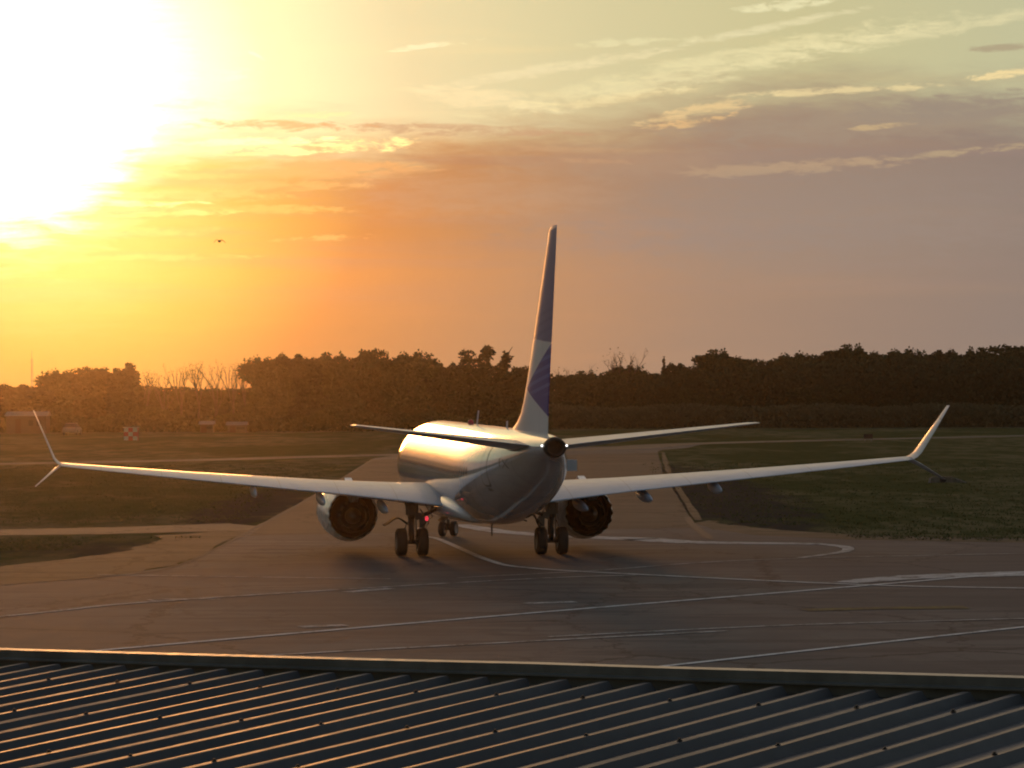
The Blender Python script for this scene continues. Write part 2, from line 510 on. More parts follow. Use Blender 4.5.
M_GRASS = grass_mat()
M_APRON = asphalt_mat('apron_asphalt', (.080, .080, .086), (.122, .118, .115), (.056, .056, .061))
M_TAXI = asphalt_mat('taxiway_asphalt', (.078, .067, .055), (.096, .082, .066), (.052, .045, .040), .7)
M_ROAD = asphalt_mat('far_taxiway_asphalt', (.13, .11, .085), (.16, .135, .10), (.09, .076, .062), .4)
M_DIRT = asphalt_mat('dirt_verge', (.085, .068, .052), (.11, .088, .065), (.05, .046, .028), 1.0)
M_PAINT = paint_mat('white_line_paint', (.70, .68, .66), .57)
M_PAINT_OLD = paint_mat('worn_line_paint', (.58, .56, .54), .52)
M_PAINT_PATCH = paint_mat('pale_patch_paint', (.48, .47, .46), .54)
M_YELLOW = paint_mat('yellow_patch_paint', (.17, .145, .05), .47)
M_KERB = simple('joint_dark', (.03, .026, .022), .9)


def sheet(name, poly, z, m, sub=0):
    me = bpy.data.meshes.new(name)
    me.from_pydata([(x, y, z) for x, y in poly], [], [tuple(range(len(poly)))])
    me.materials.append(m); me.update()
    bm = bmesh.new(); bm.from_mesh(me); bmesh.ops.recalc_face_normals(bm, faces=bm.faces)
    for f in bm.faces:
        if f.normal.z < 0: f.normal_flip()
    bm.to_mesh(me); bm.free()
    o = bpy.data.objects.new(name, me); link(o)
    return tag(o, kind='structure')


def stripe(name, pts, w, z, m, jag=0.0):
    L_, R_ = [], []
    pts = [Vector((p[0], p[1])) for p in pts]
    # resample with a smooth curve
    q = []
    for i in range(len(pts) - 1):
        p0, p1, p2, p3 = pts[max(i - 1, 0)], pts[i], pts[i + 1], pts[min(i + 2, len(pts) - 1)]
        for k in range(10):
            s = k / 10
            q.append(0.5 * ((2 * p1) + (p2 - p0) * s + (2 * p0 - 5 * p1 + 4 * p2 - p3) * s * s + (3 * p1 - p0 - 3 * p2 + p3) * s ** 3))
    q.append(pts[-1])
    ww = w if hasattr(w, '__len__') else (w, w)
    for i, p in enumerate(q):
        d = (q[min(i + 1, len(q) - 1)] - q[max(i - 1, 0)]).normalized()
        nrm = Vector((-d.y, d.x))
        w_ = ww[0] + (ww[1] - ww[0]) * i / (len(q) - 1)
        w_ *= 1 + random.uniform(-jag, jag)
        L_.append(p + nrm * w_ / 2); R_.append(p - nrm * w_ / 2)
    n = len(q)
    me = bpy.data.meshes.new(name)
    me.from_pydata([(p.x, p.y, z) for p in L_ + R_], [], [(i, i + 1, n + i + 1, n + i) for i in range(n - 1)])
    me.materials.append(m); me.update()
    bm = bmesh.new(); bm.from_mesh(me)
    for f in bm.faces:
        if f.normal.z < 0: f.normal_flip()
    bm.to_mesh(me); bm.free()
    o = bpy.data.objects.new(name, me); link(o)
    return tag(o, kind='structure')


def jagged(poly, amp, step):
    o = []
    for i in range(len(poly)):
        a, b = Vector(poly[i]), Vector(poly[(i + 1) % len(poly)])
        k = max(1, int((b - a).length / step)) if (b - a).length < 90 else 1
        nrm = Vector((-(b - a).y, (b - a).x)).normalized()
        for j in range(k):
            p = a + (b - a) * j / k
            if 0 < j: p = p + nrm * random.uniform(-amp, amp)
            o.append((p.x, p.y))
    return o


# the ground: one sheet, out to the horizon
sheet('ground', [(-900, -300), (900, -300), (900, 1000), (-900, 1000)], 0.0, M_GRASS)
# apron and taxiway
apron = [(-120, 20), (120, 20), (120, 112), (60, 128), (30, 140.5), (22, 143.0), (14.8, 146.4), (11.0, 150.5), (9.4, 156.5), (8.9, 164),
         (11.1, 246), (13.4, 307), (14.4, 318), (17, 324), (20, 345), (-6, 312), (-10, 302), (-12.0, 290), (-12.0, 207), (-12.3, 163.6), (-12.5, 150),
         (-12.6, 137), (-12.9, 128.8), (-15.1, 121.3), (-18.0, 116.9), (-26, 110), (-60, 95), (-120, 80)]
sheet('apron', jagged(apron, .10, 2.5), 0.004, M_APRON)
taxi = [(-12.0, 152), (8.9, 158), (8.9, 164), (11.1, 246), (13.4, 306), (-12.0, 284), (-12.0, 207), (-12.2, 163)]
sheet('taxiway', taxi, 0.008, M_TAXI)
# cross roads
stripe('far_taxiway', [(-160, 215), (-42.4, 276), (-17, 296), (8.5, 321), (20, 345), (58, 379), (160, 470)], 5.5, 0.012, M_ROAD)
stripe('perimeter_road', [(-300, 392), (14, 428), (300, 462)], 3.2, 0.004, M_DIRT)
stripe('side_road', [(-60, 152), (-24, 156), (-12.4, 161.5)], (5.5, 7.0), 0.006, M_ROAD, .05)
sheet('dirt_verge', jagged([(-12.4, 158), (-12.6, 137), (-12.9, 128.8), (-15.1, 121.3), (-18.0, 116.9), (-26, 110), (-28, 113), (-20.5, 124), (-18.8, 131), (-16.2, 139), (-15.6, 148), (-16.5, 152.6)], .35, 1.2), 0.003, M_DIRT)
sheet('dirt_verge', jagged([(8.95, 163), (9.5, 156.6), (11, 150.6), (14.8, 146.5), (22, 143.1), (30, 140.6), (60, 128.1), (60, 130.5), (30, 144.2), (22, 147.0), (16, 150.0), (12.5, 155.5), (10.6, 161), (9.8, 166)], .3, 1.2), 0.003, M_DIRT)
# taxiway edge joints
stripe('taxiway_joint', [(-18.0, 116.9), (-15.1, 121.3), (-12.9, 128.8), (-12.3, 163.6), (-12.0, 207), (-12.0, 284)], .22, 0.016, M_KERB, .3)
stripe('taxiway_joint', [(8.75, 147), (8.75, 163), (8.95, 170)], .38, 0.016, M_KERB, .3)
stripe('taxiway_shoulder', [(9.3, 166), (11.6, 246), (13.9, 306)], .38, 0.016, M_DIRT, .3)
# painted markings
stripe('painted_line', [(-30, 79), (-15.7, 101.5), (-12.1, 107.5), (-4.3, 115.1), (1, 119.5), (4.5, 121.2)], .26, 0.020, M_PAINT_OLD)
stripe('painted_line', [(-40, 55), (-11.4, 88.6), (0, 101.6), (12.1, 114.7), (30, 134.5)], .28, 0.020, M_PAINT)
stripe('painted_line', [(-4.4, 158.7), (-4.0, 151), (-3.2, 147.3), (-1.0, 131.4), (.5, 126.0), (4.5, 121.6), (12.1, 115.2), (17.4, 113.0), (32, 108)], .30, 0.024, M_PAINT)
stripe('painted_line', [(-22, 76.5), (-6.9, 86.9), (0, 91.2), (6.1, 94.9)], .24, 0.020, M_PAINT_OLD)
stripe('painted_line', [(1.0, 93.0), (6.1, 96.0), (10.2, 97.7), (18, 100)], .20, 0.020, M_PAINT_OLD)
stripe('painted_line', [(-8, 70), (3.2, 82.9), (14.8, 96.0), (28, 110.8)], .26, 0.020, M_PAINT)
stripe('painted_line', [(-15.3, 122.5), (-4.4, 119.5)], .18, 0.020, M_PAINT_OLD)
stripe('painted_line', [(-11.6, 108.2), (-11.9, 108.9), (-11.2, 109.2), (-9.6, 109.0)], .16, 0.022, M_PAINT_OLD)
stripe('painted_line', [(-2, 120), (3, 124), (10, 131.0), (24, 135.5)], .16, 0.020, M_PAINT_OLD)
stripe('painted_band', [(5.7, 147.5), (7.7, 144.5), (11.5, 143.2), (13.2, 142.5)], (2.2, .9), 0.018, M_PAINT_PATCH, .1)
stripe('painted_band', [(13.1, 142.6), (14.0, 140.2), (13.6, 136.5), (11.4, 132.0)], (.7, .3), 0.018, M_PAINT_PATCH, .1)
stripe('painted_band', [(-2.6, 162), (.3, 153.0), (5.9, 147.0)], (.9, 2.0), 0.018, M_PAINT_PATCH, .12)
stripe('painted_band', [(11.6, 116.4), (14.5, 119.4), (19.5, 121.6), (26, 124)], (1.0, 3.4), 0.018, M_PAINT_PATCH, .15)
stripe('painted_patch', [(9.0, 103.0), (11.4, 103.8), (14.2, 104.0)], (.9, 1.3), 0.018, M_YELLOW, .12)
stripe('painted_band', [(-5.6, 112.4), (-4.2, 114.2)], .5, 0.018, M_PAINT_OLD, .2)
stripe('painted_band', [(-6.2, 97.0), (-4.9, 97.6)], .6, 0.018, M_PAINT_PATCH, .2)
stripe('painted_band', [(.4, 106.5), (2.0, 107.2)], .5, 0.018, M_PAINT_OLD, .2)

# ------------------------------------------------------------------ airliner
# local frame of the aircraft: x to its right, y forward, z up, origin on the ground between the main wheels
PSI = 0.145
plane = empty('passenger_jet', (-1.25, 134.96, 0.012), PSI)
tag(plane, 'white twin-engine passenger jet with blue tail marking, seen from behind on the taxiway', 'airplane')


def P(b, l, z): return Vector((-l, -b, z))     # b metres aft of the main wheels, l metres to the left


FUS = [(-19.62, .03, 2.66, 2.60), (-19.3, .46, 3.05, 2.2), (-18.6, .88, 3.50, 1.88), (-17.6, 1.28, 4.15, 1.63), (-16.6, 1.56, 4.78, 1.51),
       (-15.5, 1.73, 5.10, 1.45), (-14.0, 1.84, 5.26, 1.42), (-12.5, 1.88, 5.29, 1.41), (-6, 1.88, 5.29, 1.41), (0, 1.88, 5.29, 1.41),
       (4.2, 1.88, 5.29, 1.42), (6.5, 1.86, 5.29, 1.53), (8.5, 1.80, 5.29, 1.77), (10.5, 1.68, 5.29, 2.13), (12.5, 1.48, 5.28, 2.58),
       (14.2, 1.22, 5.27, 3.05), (15.8, .92, 5.24, 3.55), (17.0, .70, 5.21, 3.99), (18.0, .54, 5.17, 4.28), (18.9, .42, 5.13, 4.43)]
_fb = np.array([q[0] for q in FUS]); _fv = np.array([q[1:] for q in FUS])
_h = np.diff(_fb)
_d = np.diff(_fv, axis=0) / _h[:, None]
_t = np.zeros_like(_fv)
for j in range(3):
    for i in range(1, len(_fb) - 1):
        a_, b_ = _d[i - 1, j], _d[i, j]
        _t[i, j] = 0 if a_ * b_ <= 0 else 2 * a_ * b_ / (a_ + b_)
    _t[0, j], _t[-1, j] = _d[0, j], _d[-1, j]


def fus(b):
    i = int(np.clip(np.searchsorted(_fb, b) - 1, 0, len(_h) - 1))
    s = min(max((b - _fb[i]) / _h[i], 0), 1); h = _h[i]
    return ((2 * s ** 3 - 3 * s ** 2 + 1) * _fv[i] + (s ** 3 - 2 * s ** 2 + s) * h * _t[i]
            + (-2 * s ** 3 + 3 * s ** 2) * _fv[i + 1] + (s ** 3 - s ** 2) * h * _t[i + 1])


def skin_pt(b, th, off=0.0):
    """th = 0 on the left, pi/2 on top"""
    w, zt, zb = fus(b)
    zc, hh = (zt + zb) / 2, (zt - zb) / 2
    return P(b, math.cos(th) * (w + off), zc + math.sin(th) * (hh + off))


def th_of_z(b, z):
    w, zt, zb = fus(b)
    return math.asin(max(-1, min(1, (z - (zt + zb) / 2) / ((zt - zb) / 2))))


mb = MB()
bs = list(np.concatenate([np.linspace(-19.62, -18.6, 7), np.linspace(-18.2, -12.5, 16), np.linspace(-11.5, 4, 22), np.linspace(4.6, 18.9, 34)]))
mb.loft([[skin_pt(b, 2 * math.pi * k / 64) for k in range(64)] for b in bs], True, 0, True, False)
fuselage = mb.build('fuselage', M_WHITE, plane)

# exhaust of the auxiliary power unit at the tail tip
mb = MB()
w, zt, zb = fus(18.9); zc = (zt + zb) / 2
rr_ = [(18.80, .405), (18.92, .395), (19.25, .35), (19.27, .27), (18.5, .22)]
mb.loft([[P(b, r * math.cos(2 * math.pi * k / 32), zc + r * .92 * math.sin(2 * math.pi * k / 32)) for k in range(32)] for b, r in rr_], True, 0, True, True)
mb.build('tail_exhaust', M_HOT, plane, recalc=True)
for s in (1, -1):
    mb = MB()
    c0 = P(18.84, s * .44, zc + .06)
    mb.loft([[c0 + Vector((math.cos(2 * math.pi * k / 12) * math.sin(math.pi * j / 8) * .036, -math.cos(math.pi * j / 8) * .07,
                           math.sin(2 * math.pi * k / 12) * math.sin(math.pi * j / 8) * .036)) for k in range(12)] for j in range(1, 8)], True, 0, True, True)
    mb.build('tail_light', M_LAMP, plane)

# wing to body fairing, belly bulge
mb = MB()
rings = []
for i in range(25):
    s = i / 24; b = -8.4 + 12.6 * s
    k_ = math.sin(math.pi * s) ** .55
    wv = 1.05 + .92 * k_; bot = 1.52 - .22 * k_; top = 1.9 + .80 * k_
    ring = []
    for j in range(40):
        a = 2 * math.pi * j / 40
        ca, sa = math.cos(a), math.sin(a)
        x_ = math.copysign(abs(ca) ** .8, ca) * wv
        z_ = (bot + top) / 2 + math.copysign(abs(sa) ** .8, sa) * (top - bot) / 2
        ring.append(P(b, x_, z_))
    rings.append(ring)
mb.loft(rings, True, 0, True, True)
mb.build('wing_fairing', M_WHITE, plane)


def airfoil(ble, bte, l, z, tc_, inc=0.0, n=12, up=(0, 1), camber=.02):
    """ring of an aerofoil section; z is the trailing-edge height, inc lifts the leading edge; up = (l, z) direction of thickness"""
    c_ = bte - ble; pts = []
    xs = [0.5 * (1 - math.cos(math.pi * i / n)) for i in range(n + 1)]
    def yt(x): return 5 * tc_ * (.2969 * math.sqrt(x) - .126 * x - .3516 * x * x + .2843 * x ** 3 - .1015 * x ** 4) + .0009
    for x in reversed(xs): pts.append((x, yt(x) + camber * 4 * x * (1 - x)))
    for x in xs[1:]: pts.append((x, -yt(x) + camber * 4 * x * (1 - x)))
    o = []
    for x, y in pts:
        h = y * c_ + inc * (1 - x) * c_
        o.append(P(ble + x * c_, l + up[0] * h, z + up[1] * h))
    return o


for sd in (1, -1):
    secs = [(.9, -6.9, 1.25, 2.12, .135, .055), (1.9, -6.3, 1.2, 2.24, .13, .05), (3.2, -5.45, 1.15, 2.40, .12, .045), (5.0, -4.55, 1.12, 2.60, .115, .035),
            (6.0, -4.05, 1.18, 2.71, .11, .03), (8.5, -2.75, 1.62, 2.97, .105, .026), (11.5, -1.18, 2.12, 3.28, .10, .022),
            (14.5, .38, 2.66, 3.60, .10, .02), (16.6, 1.48, 3.04, 3.83, .10, .018), (17.0, 1.72, 3.18, 3.88, .095, .015)]
    mb = MB()
    mb.loft([airfoil(a + .05 * l, b + .05 * l, sd * l, z - .17 + .0085 * l, tc_, inc * (.45 + .02 * l)) for (l, a, b, z, tc_, inc) in secs], True, 0, True, True)
    mb.build('wing', M_WING, plane)
    # split winglet: tall upper blade and short lower blade
    mb = MB()
    up = [(16.97, 1.75, 3.2, 3.90, .09, (0, 1)), (17.10, 1.95, 3.30, 3.98, .085, (-.6 * sd, .8)), (17.24, 2.25, 3.45, 4.16, .08, (-.87 * sd, .5)),
          (17.62, 3.35, 4.2, 5.10, .07, (-.90 * sd, .43)), (18.02, 4.4, 4.8, 6.06, .08, (-.88 * sd, .47))]
    mb.loft([airfoil(a + .8, b + .8, sd * l, z - .03, tc_, 0, up=u) for (l, a, b, z, tc_, u) in up], True, 0, True, True)
    mb.build('winglet', M_WING, plane)
    mb = MB()
    dn = [(16.95, 1.9, 3.2, 3.88, .10, (0, 1)), (17.25, 2.5, 3.55, 3.68, .09, (.5 * sd, .86)), (17.95, 3.9, 4.42, 3.12, .08, (.5 * sd, .86))]
    mb.loft([airfoil(a + .8, b + .8, sd * l, z - .03, tc_, 0, up=u) for (l, a, b, z, tc_, u) in dn], True, 0, True, True)
    mb.build('lower_winglet', M_WING, plane)
    # flap track fairings
    for (l, b0, b1, z, d, ww) in ((4.05, -1.8, 2.0, 1.98, .24, .14), (6.6, -1.2, 2.45, 2.36, .26, .13), (9.35, .1, 2.95, 2.72, .25, .11)):
        mb = MB(); rings = []
        for i in range(15):
            s = i / 14; k_ = math.sin(math.pi * (s ** .75)) ** .6 if 0 < s < 1 else 0.02
            zc_ = z + .12 - .20 * s
            rings.append([P(b0 + (b1 - b0) * s, sd * l + math.cos(2 * math.pi * j / 14) * ww * k_, zc_ - .02 + math.sin(2 * math.pi * j / 14) * d * k_) for j in range(14)])
        mb.loft(rings, True, 0, True, True)
        mb.build('flap_fairing', M_WING, plane)
    # engine
    ex, ez = sd * 4.95, 1.60
    def ring(b, r, dz=0.0, n=72, tooth=0.0, teeth=18, sq=1.0, ph=0):
        o = []
        for k in range(n):
            a = 2 * math.pi * k / n
            q = abs(((k * teeth / n + ph) % 1.0) - .5) * 2
            zz = math.sin(a) * r
            if zz < 0: zz *= sq
            o.append(P(b + tooth * (q - .5), ex + math.cos(a) * r, ez + dz + zz))
        return o
    mb = MB()
    prof = [ring(-6.4, .86, .02), ring(-7.05, .90, .02, sq=.94), ring(-7.35, .97, .02, sq=.93), ring(-7.42, 1.03, .02, sq=.93), ring(-7.3, 1.09, .02, sq=.93), ring(-6.9, 1.17, .01, sq=.94),
            ring(-6.2, 1.235, 0, sq=.95), ring(-5.4, 1.245, -.01, sq=.96), ring(-4.6, 1.20, -.03), ring(-3.9, 1.115, -.05), ring(-3.35, 1.03, -.06, tooth=.0),
            ring(-3.10, .985, -.06, tooth=.42), ring(-3.12, .955, -.06, tooth=.40), ring(-3.4, .97, -.06), ring(-4.3, 1.0, -.05)]
    mb.loft(prof, True, 0, True, False)
    cowl = mb.build('engine_cowl', [M_COWL, M_HOT], plane)
    for f in cowl.data.polygons:
        cc_ = f.center
        rad = math.hypot(-cc_.x - ex, cc_.z - ez + .05)
        if -cc_.y > -4.4 and (f.index // 72) >= 11: f.material_index = 1
        if (f.index // 72) < 1: f.material_index = 1
    mb = MB()
    mb.loft([ring(-6.3, .86, .02), ring(-6.32, .30, .02), ring(-6.75, .04, .02)], True, 0, True, True)
    mb.build('engine_fan', M_DARKMETAL, plane)
    mb = MB()   # dark bypass duct and the core cowl inside it
    mb.loft([ring(-4.35, 1.0, -.05), ring(-4.36, .6, -.05)], True, 1, False, False)
    mb.loft([ring(-4.4, .80, -.06), ring(-3.9, .78, -.07), ring(-3.2, .68, -.08), ring(-2.55, .555, -.09, tooth=.16, teeth=16), ring(-2.57, .535, -.09, tooth=.15, teeth=16), ring(-3.1, .52, -.08)], True, 0, True, False)
    mb.loft([ring(-3.1, .53, -.08), ring(-3.11, .2, -.08)], True, 1, False, False)
    mb.build('core_nozzle', [M_HOT, M_BLACK], plane)
    mb = MB()
    mb.loft([ring(-3.3, .34, -.09), ring(-2.9, .33, -.09), ring(-2.45, .22, -.09), ring(-2.1, .10, -.09), ring(-2.0, .02, -.09)], True, 0, True, True)
    mb.build('exhaust_plug', M_PLUG, plane)
    mb = MB()   # pylon
    pr = []
    for (b, zl, zh, hw) in ((-6.2, ez + 1.16, ez + 1.28, .03), (-5.2, ez + 1.0, ez + 1.42, .14), (-4.2, ez + .55, ez + 1.20, .17), (-3.2, ez + .45, ez + 1.02, .17), (-2.2, ez + .50, ez + .90, .13), (-1.0, ez + .70, ez + .86, .04)):
        pr.append([P(b, ex - hw, zl), P(b, ex + hw, zl), P(b, ex + hw, zh), P(b, ex - hw, zh)])
    mb.loft(pr, True, 0, False, True)
    mb.build('engine_pylon', M_COWL, plane)

    # horizontal stabiliser
    mb = MB()
    mb.loft([airfoil(a, b, sd * l, z, tc_, inc, camber=-.01) for (l, a, b, z, tc_, inc) in
             ((.2, 13.0, 17.0, 4.76, .10, -.012), (1.0, 13.7, 17.3, 4.86, .10, -.012), (4.0, 16.2, 18.5, 5.23, .095, -.012), (6.9, 18.5, 19.6, 5.58, .09, -.01), (7.17, 18.85, 19.75, 5.61, .06, -.01))], True, 0, True, True)
    mb.build('tailplane', M_WING, plane)

# vertical fin with its dorsal fillet
mb = MB(); rings = []
for (z, a, b, tc_) in ((5.05, 7.6, 17.3, .05), (5.28, 9.3, 17.35, .055), (5.55, 10.6, 17.42, .066), (5.9, 11.6, 17.5, .078), (6.4, 12.4, 17.58, .088), (7.2, 13.3, 17.85, .092),
                      (8.6, 14.65, 18.33, .092), (10.2, 16.1, 18.86, .09), (11.6, 17.35, 19.32, .085), (12.38, 18.0, 19.55, .08), (12.54, 18.35, 19.6, .05)):
    c_ = b - a; ring_ = []
    xs = [0.5 * (1 - math.cos(math.pi * i / 14)) for i in range(15)]
    def yt(x): return 5 * tc_ * (.2969 * math.sqrt(x) - .126 * x - .3516 * x * x + .2843 * x ** 3 - .1015 * x ** 4) + .001
    for x in reversed(xs): ring_.append(P(a + x * c_, yt(x) * c_, z))
    for x in xs[1:]: ring_.append(P(a + x * c_, -yt(x) * c_, z))
    rings.append(ring_)
mb.loft(rings, True, 0, True, True)
mb.build('tail_fin', M_FIN, plane)
# cabin windows (left side), patches of the skin set a little proud
def patch(b0, b1, z0, z1, off, nb=4, nz=4, rnd=0.0):
    V_, F_ = [], []
    for i in range(nb + 1):
        for j in range(nz + 1):
            b = b0 + (b1 - b0) * i / nb; z = z0 + (z1 - z0) * j / nz
            if rnd and i in (0, nb) and j in (0, nz):
                b += rnd * (1 if i == 0 else -1); z += rnd * (1 if j == 0 else -1)
            V_.append(skin_pt(b, th_of_z(b, z), off))
    for i in range(nb):
        for j in range(nz):
            a = i * (nz + 1) + j
            F_.append((a, a + 1, a + nz + 2, a + nz + 1))
    return V_, F_


for k in range(44):
    b = -13.2 + k * .508
    mb = MB(); mb.add(*patch(b, b + .27, 3.46, 3.86, .006, 2, 3, .07), 0, True)
    mb.build('cabin_window', M_GLASS, plane)
# rear door with its seal and the small sign below it
mb = MB(); mb.add(*patch(11.5, 12.3, 3.25, 4.75, .010, 5, 8, .05), 0, True)
door = mb.build('cabin_door', M_WHITE, plane)
mb = MB(); mb.add(*patch(11.43, 12.37, 3.18, 4.81, .005, 5, 8, .05), 0, True)
mb.build('door_seal', M_SEAL, door)
mb = MB(); mb.add(*patch(11.7, 12.15, 3.02, 3.13, .008, 2, 1), 0, True)
mb.build('door_scuff_plate', M_SEAL, plane)
# registration strokes behind the door
for seg in (((14.0, 3.98), (14.0, 4.28)), ((14.3, 3.94), (14.9, 4.26)), ((14.3, 4.26), (14.9, 3.94))):
    (ba, za), (bb, zb_) = seg
    mb = MB(); L0, L1 = [], []
    for i in range(7):
        s = i / 6; b = ba + (bb - ba) * s; z = za + (zb_ - za) * s
        L0.append(skin_pt(b - .05, th_of_z(b, z), .008)); L1.append(skin_pt(b + .05, th_of_z(b, z), .008))
    mb.add(L0 + L1, [(i, i + 1, 8 + i, 7 + i) for i in range(6)], 0, True)
    mb.build('registration_mark', M_SEAL, plane)
# the outflow fairing on the right of the tail, drain mast, antennas, beacon
mb = MB()
mb.loft([[P(b, -l, z) for (l, z) in ((1.40, 3.74), (1.93, 3.74), (1.93, 4.16), (1.40, 4.18))] for b in (12.0, 12.06)], True, 0, False, True)
mb.build('open_service_panel', M_WING, plane)
mb = MB(); mb.loft([[P(b0, dl, z) for (b0, dl) in ((b, .03), (b + cw, 0), (b, -.03))] for (b, cw, z) in ((-1.4, .32, 5.26), (-1.15, .22, 5.5), (-.85, .10, 5.86))], True, 0, False, True)
mb.build('blade_antenna', M_WING, plane)
mb = MB(); mb.loft([[P(b0, dl, z) for (b0, dl) in ((b, .03), (b + cw, 0), (b, -.03))] for (b, cw, z) in ((7.2, .25, 5.27), (7.35, .12, 5.55))], True, 0, False, True)
mb.build('blade_antenna', M_WING, plane)
mb = MB(); mb.loft([[P(-3.2 + math.cos(2 * math.pi * k / 12) * r, math.sin(2 * math.pi * k / 12) * r, 5.25 + h) for k in range(12)] for r, h in ((.13, 0), (.13, .10), (.09, .18), (.02, .21))], True, 0, True, True)
mb.build('beacon', M_REDCAP, plane)
mb = MB(); mb.loft([[P(b0, dl, z) for (b0, dl) in ((b, .03), (b + cw, 0), (b, -.03))] for (b, cw, z) in ((2.9, .25, 1.46), (3.0, .12, .92))], True, 0, False, True)
mb.build('drain_mast', M_GEAR, plane)


def wheel_mb(c_, rad, wid, steer=0.0):
    mb = MB()
    prof = [(0, -.30), (.42, -.36), (.56, -.40), (.62, -.5), (.86, -.5), (.97, -.40), (1.0, -.2), (1.0, .2), (.97, .40), (.86, .5), (.62, .5), (.56, .40), (.42, .36), (0, .30)]
    n = 28; M_ = Matrix.Rotation(steer, 3, 'Z')
    rings = []
    for r, x in prof:
        r = max(r, .02)
        rings.append([c_ + M_ @ Vector((x * wid, math.cos(2 * math.pi * k / n) * r * rad, math.sin(2 * math.pi * k / n) * r * rad)) for k in range(n)])
    for i in range(len(rings) - 1):
        mb.loft(rings[i:i + 2], True, 1 if i in (0, 1, 2, 10, 11, 12) else 0, True, False)
    return mb


for sd in (1, -1):
    mb = MB()
    mb.tube([P(-.1, sd * 2.9, 2.12), P(0, sd * 2.86, 1.5)], [.17, .16], 12)
    mb.tube([P(0, sd * 2.86, 1.55), P(0, sd * 2.86, .56)], [.115, .11], 12)
    mb.tube([P(0, sd * 2.30, .56), P(0, sd * 3.42, .56)], .095, 12)
    mb.tube([P(.1, sd * 2.72, 1.5), P(.05, sd * 1.2, 2.2)], .075, 8)
    mb.tube([P(-.1, sd * 2.95, 1.75), P(-1.3, sd * 3.0, 2.15)], .06, 8)
    mb.tube([P(.16, sd * 2.86, 1.45), P(.52, sd * 2.86, 1.0), P(.16, sd * 2.86, .60)], .06, 8)
    mb.tube([P(.22, sd * 2.72, 2.1), P(.20, sd * 2.70, .8)], .028, 6)
    mb.tube([P(.22, sd * 3.02, 2.1), P(.20, sd * 3.0, .8)], .022, 6)
    mb.box(P(.12, sd * 2.86, 1.88), (.5, .2, .45))
    mb.box(P(.1, sd * 2.62, 1.62), (.26, .3, .24))
    mb.tube([P(.30, sd * 2.55, 1.9), P(.28, sd * 2.2, 1.35), P(.2, sd * 2.45, .9)], .03, 6)
    mb.tube([P(.30, sd * 2.35, 2.1), P(.30, sd * 2.05, 1.6), P(.25, sd * 2.5, 1.2)], .025, 6)
    mb.tube([P(-.1, sd * 2.0, 2.0), P(-.05, sd * 2.35, 1.2), P(0, sd * 2.7, .75)], .045, 6)
    mb.tube([P(.1, sd * 3.05, 1.4), P(.15, sd * 3.2, 1.0), P(.05, sd * 3.1, .62)], .022, 6)
    mb.box(P(.05, sd * 2.45, 1.35), (.22, .28, .42))
    gear = mb.build('main_gear', M_GEAR, plane)
    for dl in (.43, -.43):
        wheel_mb(P(0, sd * 2.86 + dl * 1.0, .56), .565, .42).build('wheel', [M_TYRE, M_RIM], gear)
    if sd == 1:
        # curved strut door swung out beside the left leg
        mb = MB(); o_, i_ = [], []
        for k in range(9):
            s = k / 8; l = 3.05 + .95 * s; z = 1.34 + .24 * math.sin(math.pi * min(1, s * 1.25) * .8) - .42 * max(0, s - .45) ** 1.1
            o_.append((l, z)); i_.append((l - .01, z - .085 + .05 * s))
        for b0, b1 in ((-.45, .25),):
            n = len(o_)
            V_ = [P(b0, l, z) for l, z in o_] + [P(b0, l, z) for l, z in i_] + [P(b1, l, z) for l, z in o_] + [P(b1, l, z) for l, z in i_]
            F_ = []
            for k in range(n - 1):
                F_ += [(k, k + 1, 2 * n + k + 1, 2 * n + k), (n + k, 3 * n + k, 3 * n + k + 1, n + k + 1), (k, n + k, n + k + 1, k + 1), (2 * n + k, 2 * n + k + 1, 3 * n + k + 1, 3 * n + k)]
            F_ += [(0, 2 * n, 3 * n, n), (n - 1, 2 * n - 1, 4 * n - 1, 3 * n - 1)]
            mb.add(V_, F_, 0, False)
        mb.build('gear_door', M_DARKMETAL, gear)
        mb = MB(); c0 = P(.45, 2.30, 1.52)
        mb.loft([[c0 + Vector((math.cos(2 * math.pi * k / 12) * math.sin(math.pi * j / 8) * .07, math.sin(2 * math.pi * k / 12) * math.sin(math.pi * j / 8) * .07, math.cos(math.pi * j / 8) * .10)) for k in range(12)] for j in range(1, 8)], True, 0, True, True)
        mb.build('red_lamp', M_RED, gear)
    mb = MB()
    mb.box(P(.1, sd * 1.55, 1.52), (.05, 1.6, .42), 0, 0, Matrix.Rotation(sd * .9, 4, 'Y'))
    mb.build('gear_bay_flap', M_GEAR, gear)
mb = MB()
mb.tube([P(-15.6, -.60, 1.9), P(-15.6, -.60, .95)], .11, 10)
mb.tube([P(-15.6, -.60, 1.0), P(-15.6, -.60, .35)], .075, 10)
mb.tube([P(-15.4, -.85, .345), P(-15.8, -.35, .345)], .06, 8)
mb.tube([P(-15.5, -.60, 1.2), P(-14.4, -.4, 1.7)], .05, 8)
for s in (1, -1): mb.box(P(-15.9, -.3 + s * .5, 1.25), (.04, 1.5, .5))
ngear = mb.build('nose_gear', M_GEAR, plane)
for s in (1, -1):
    wheel_mb(P(-15.6 + s * .10, -.60 + s * .27, .345), .345, .24, -.45).build('wheel', [M_TYRE, M_RIM], ngear)

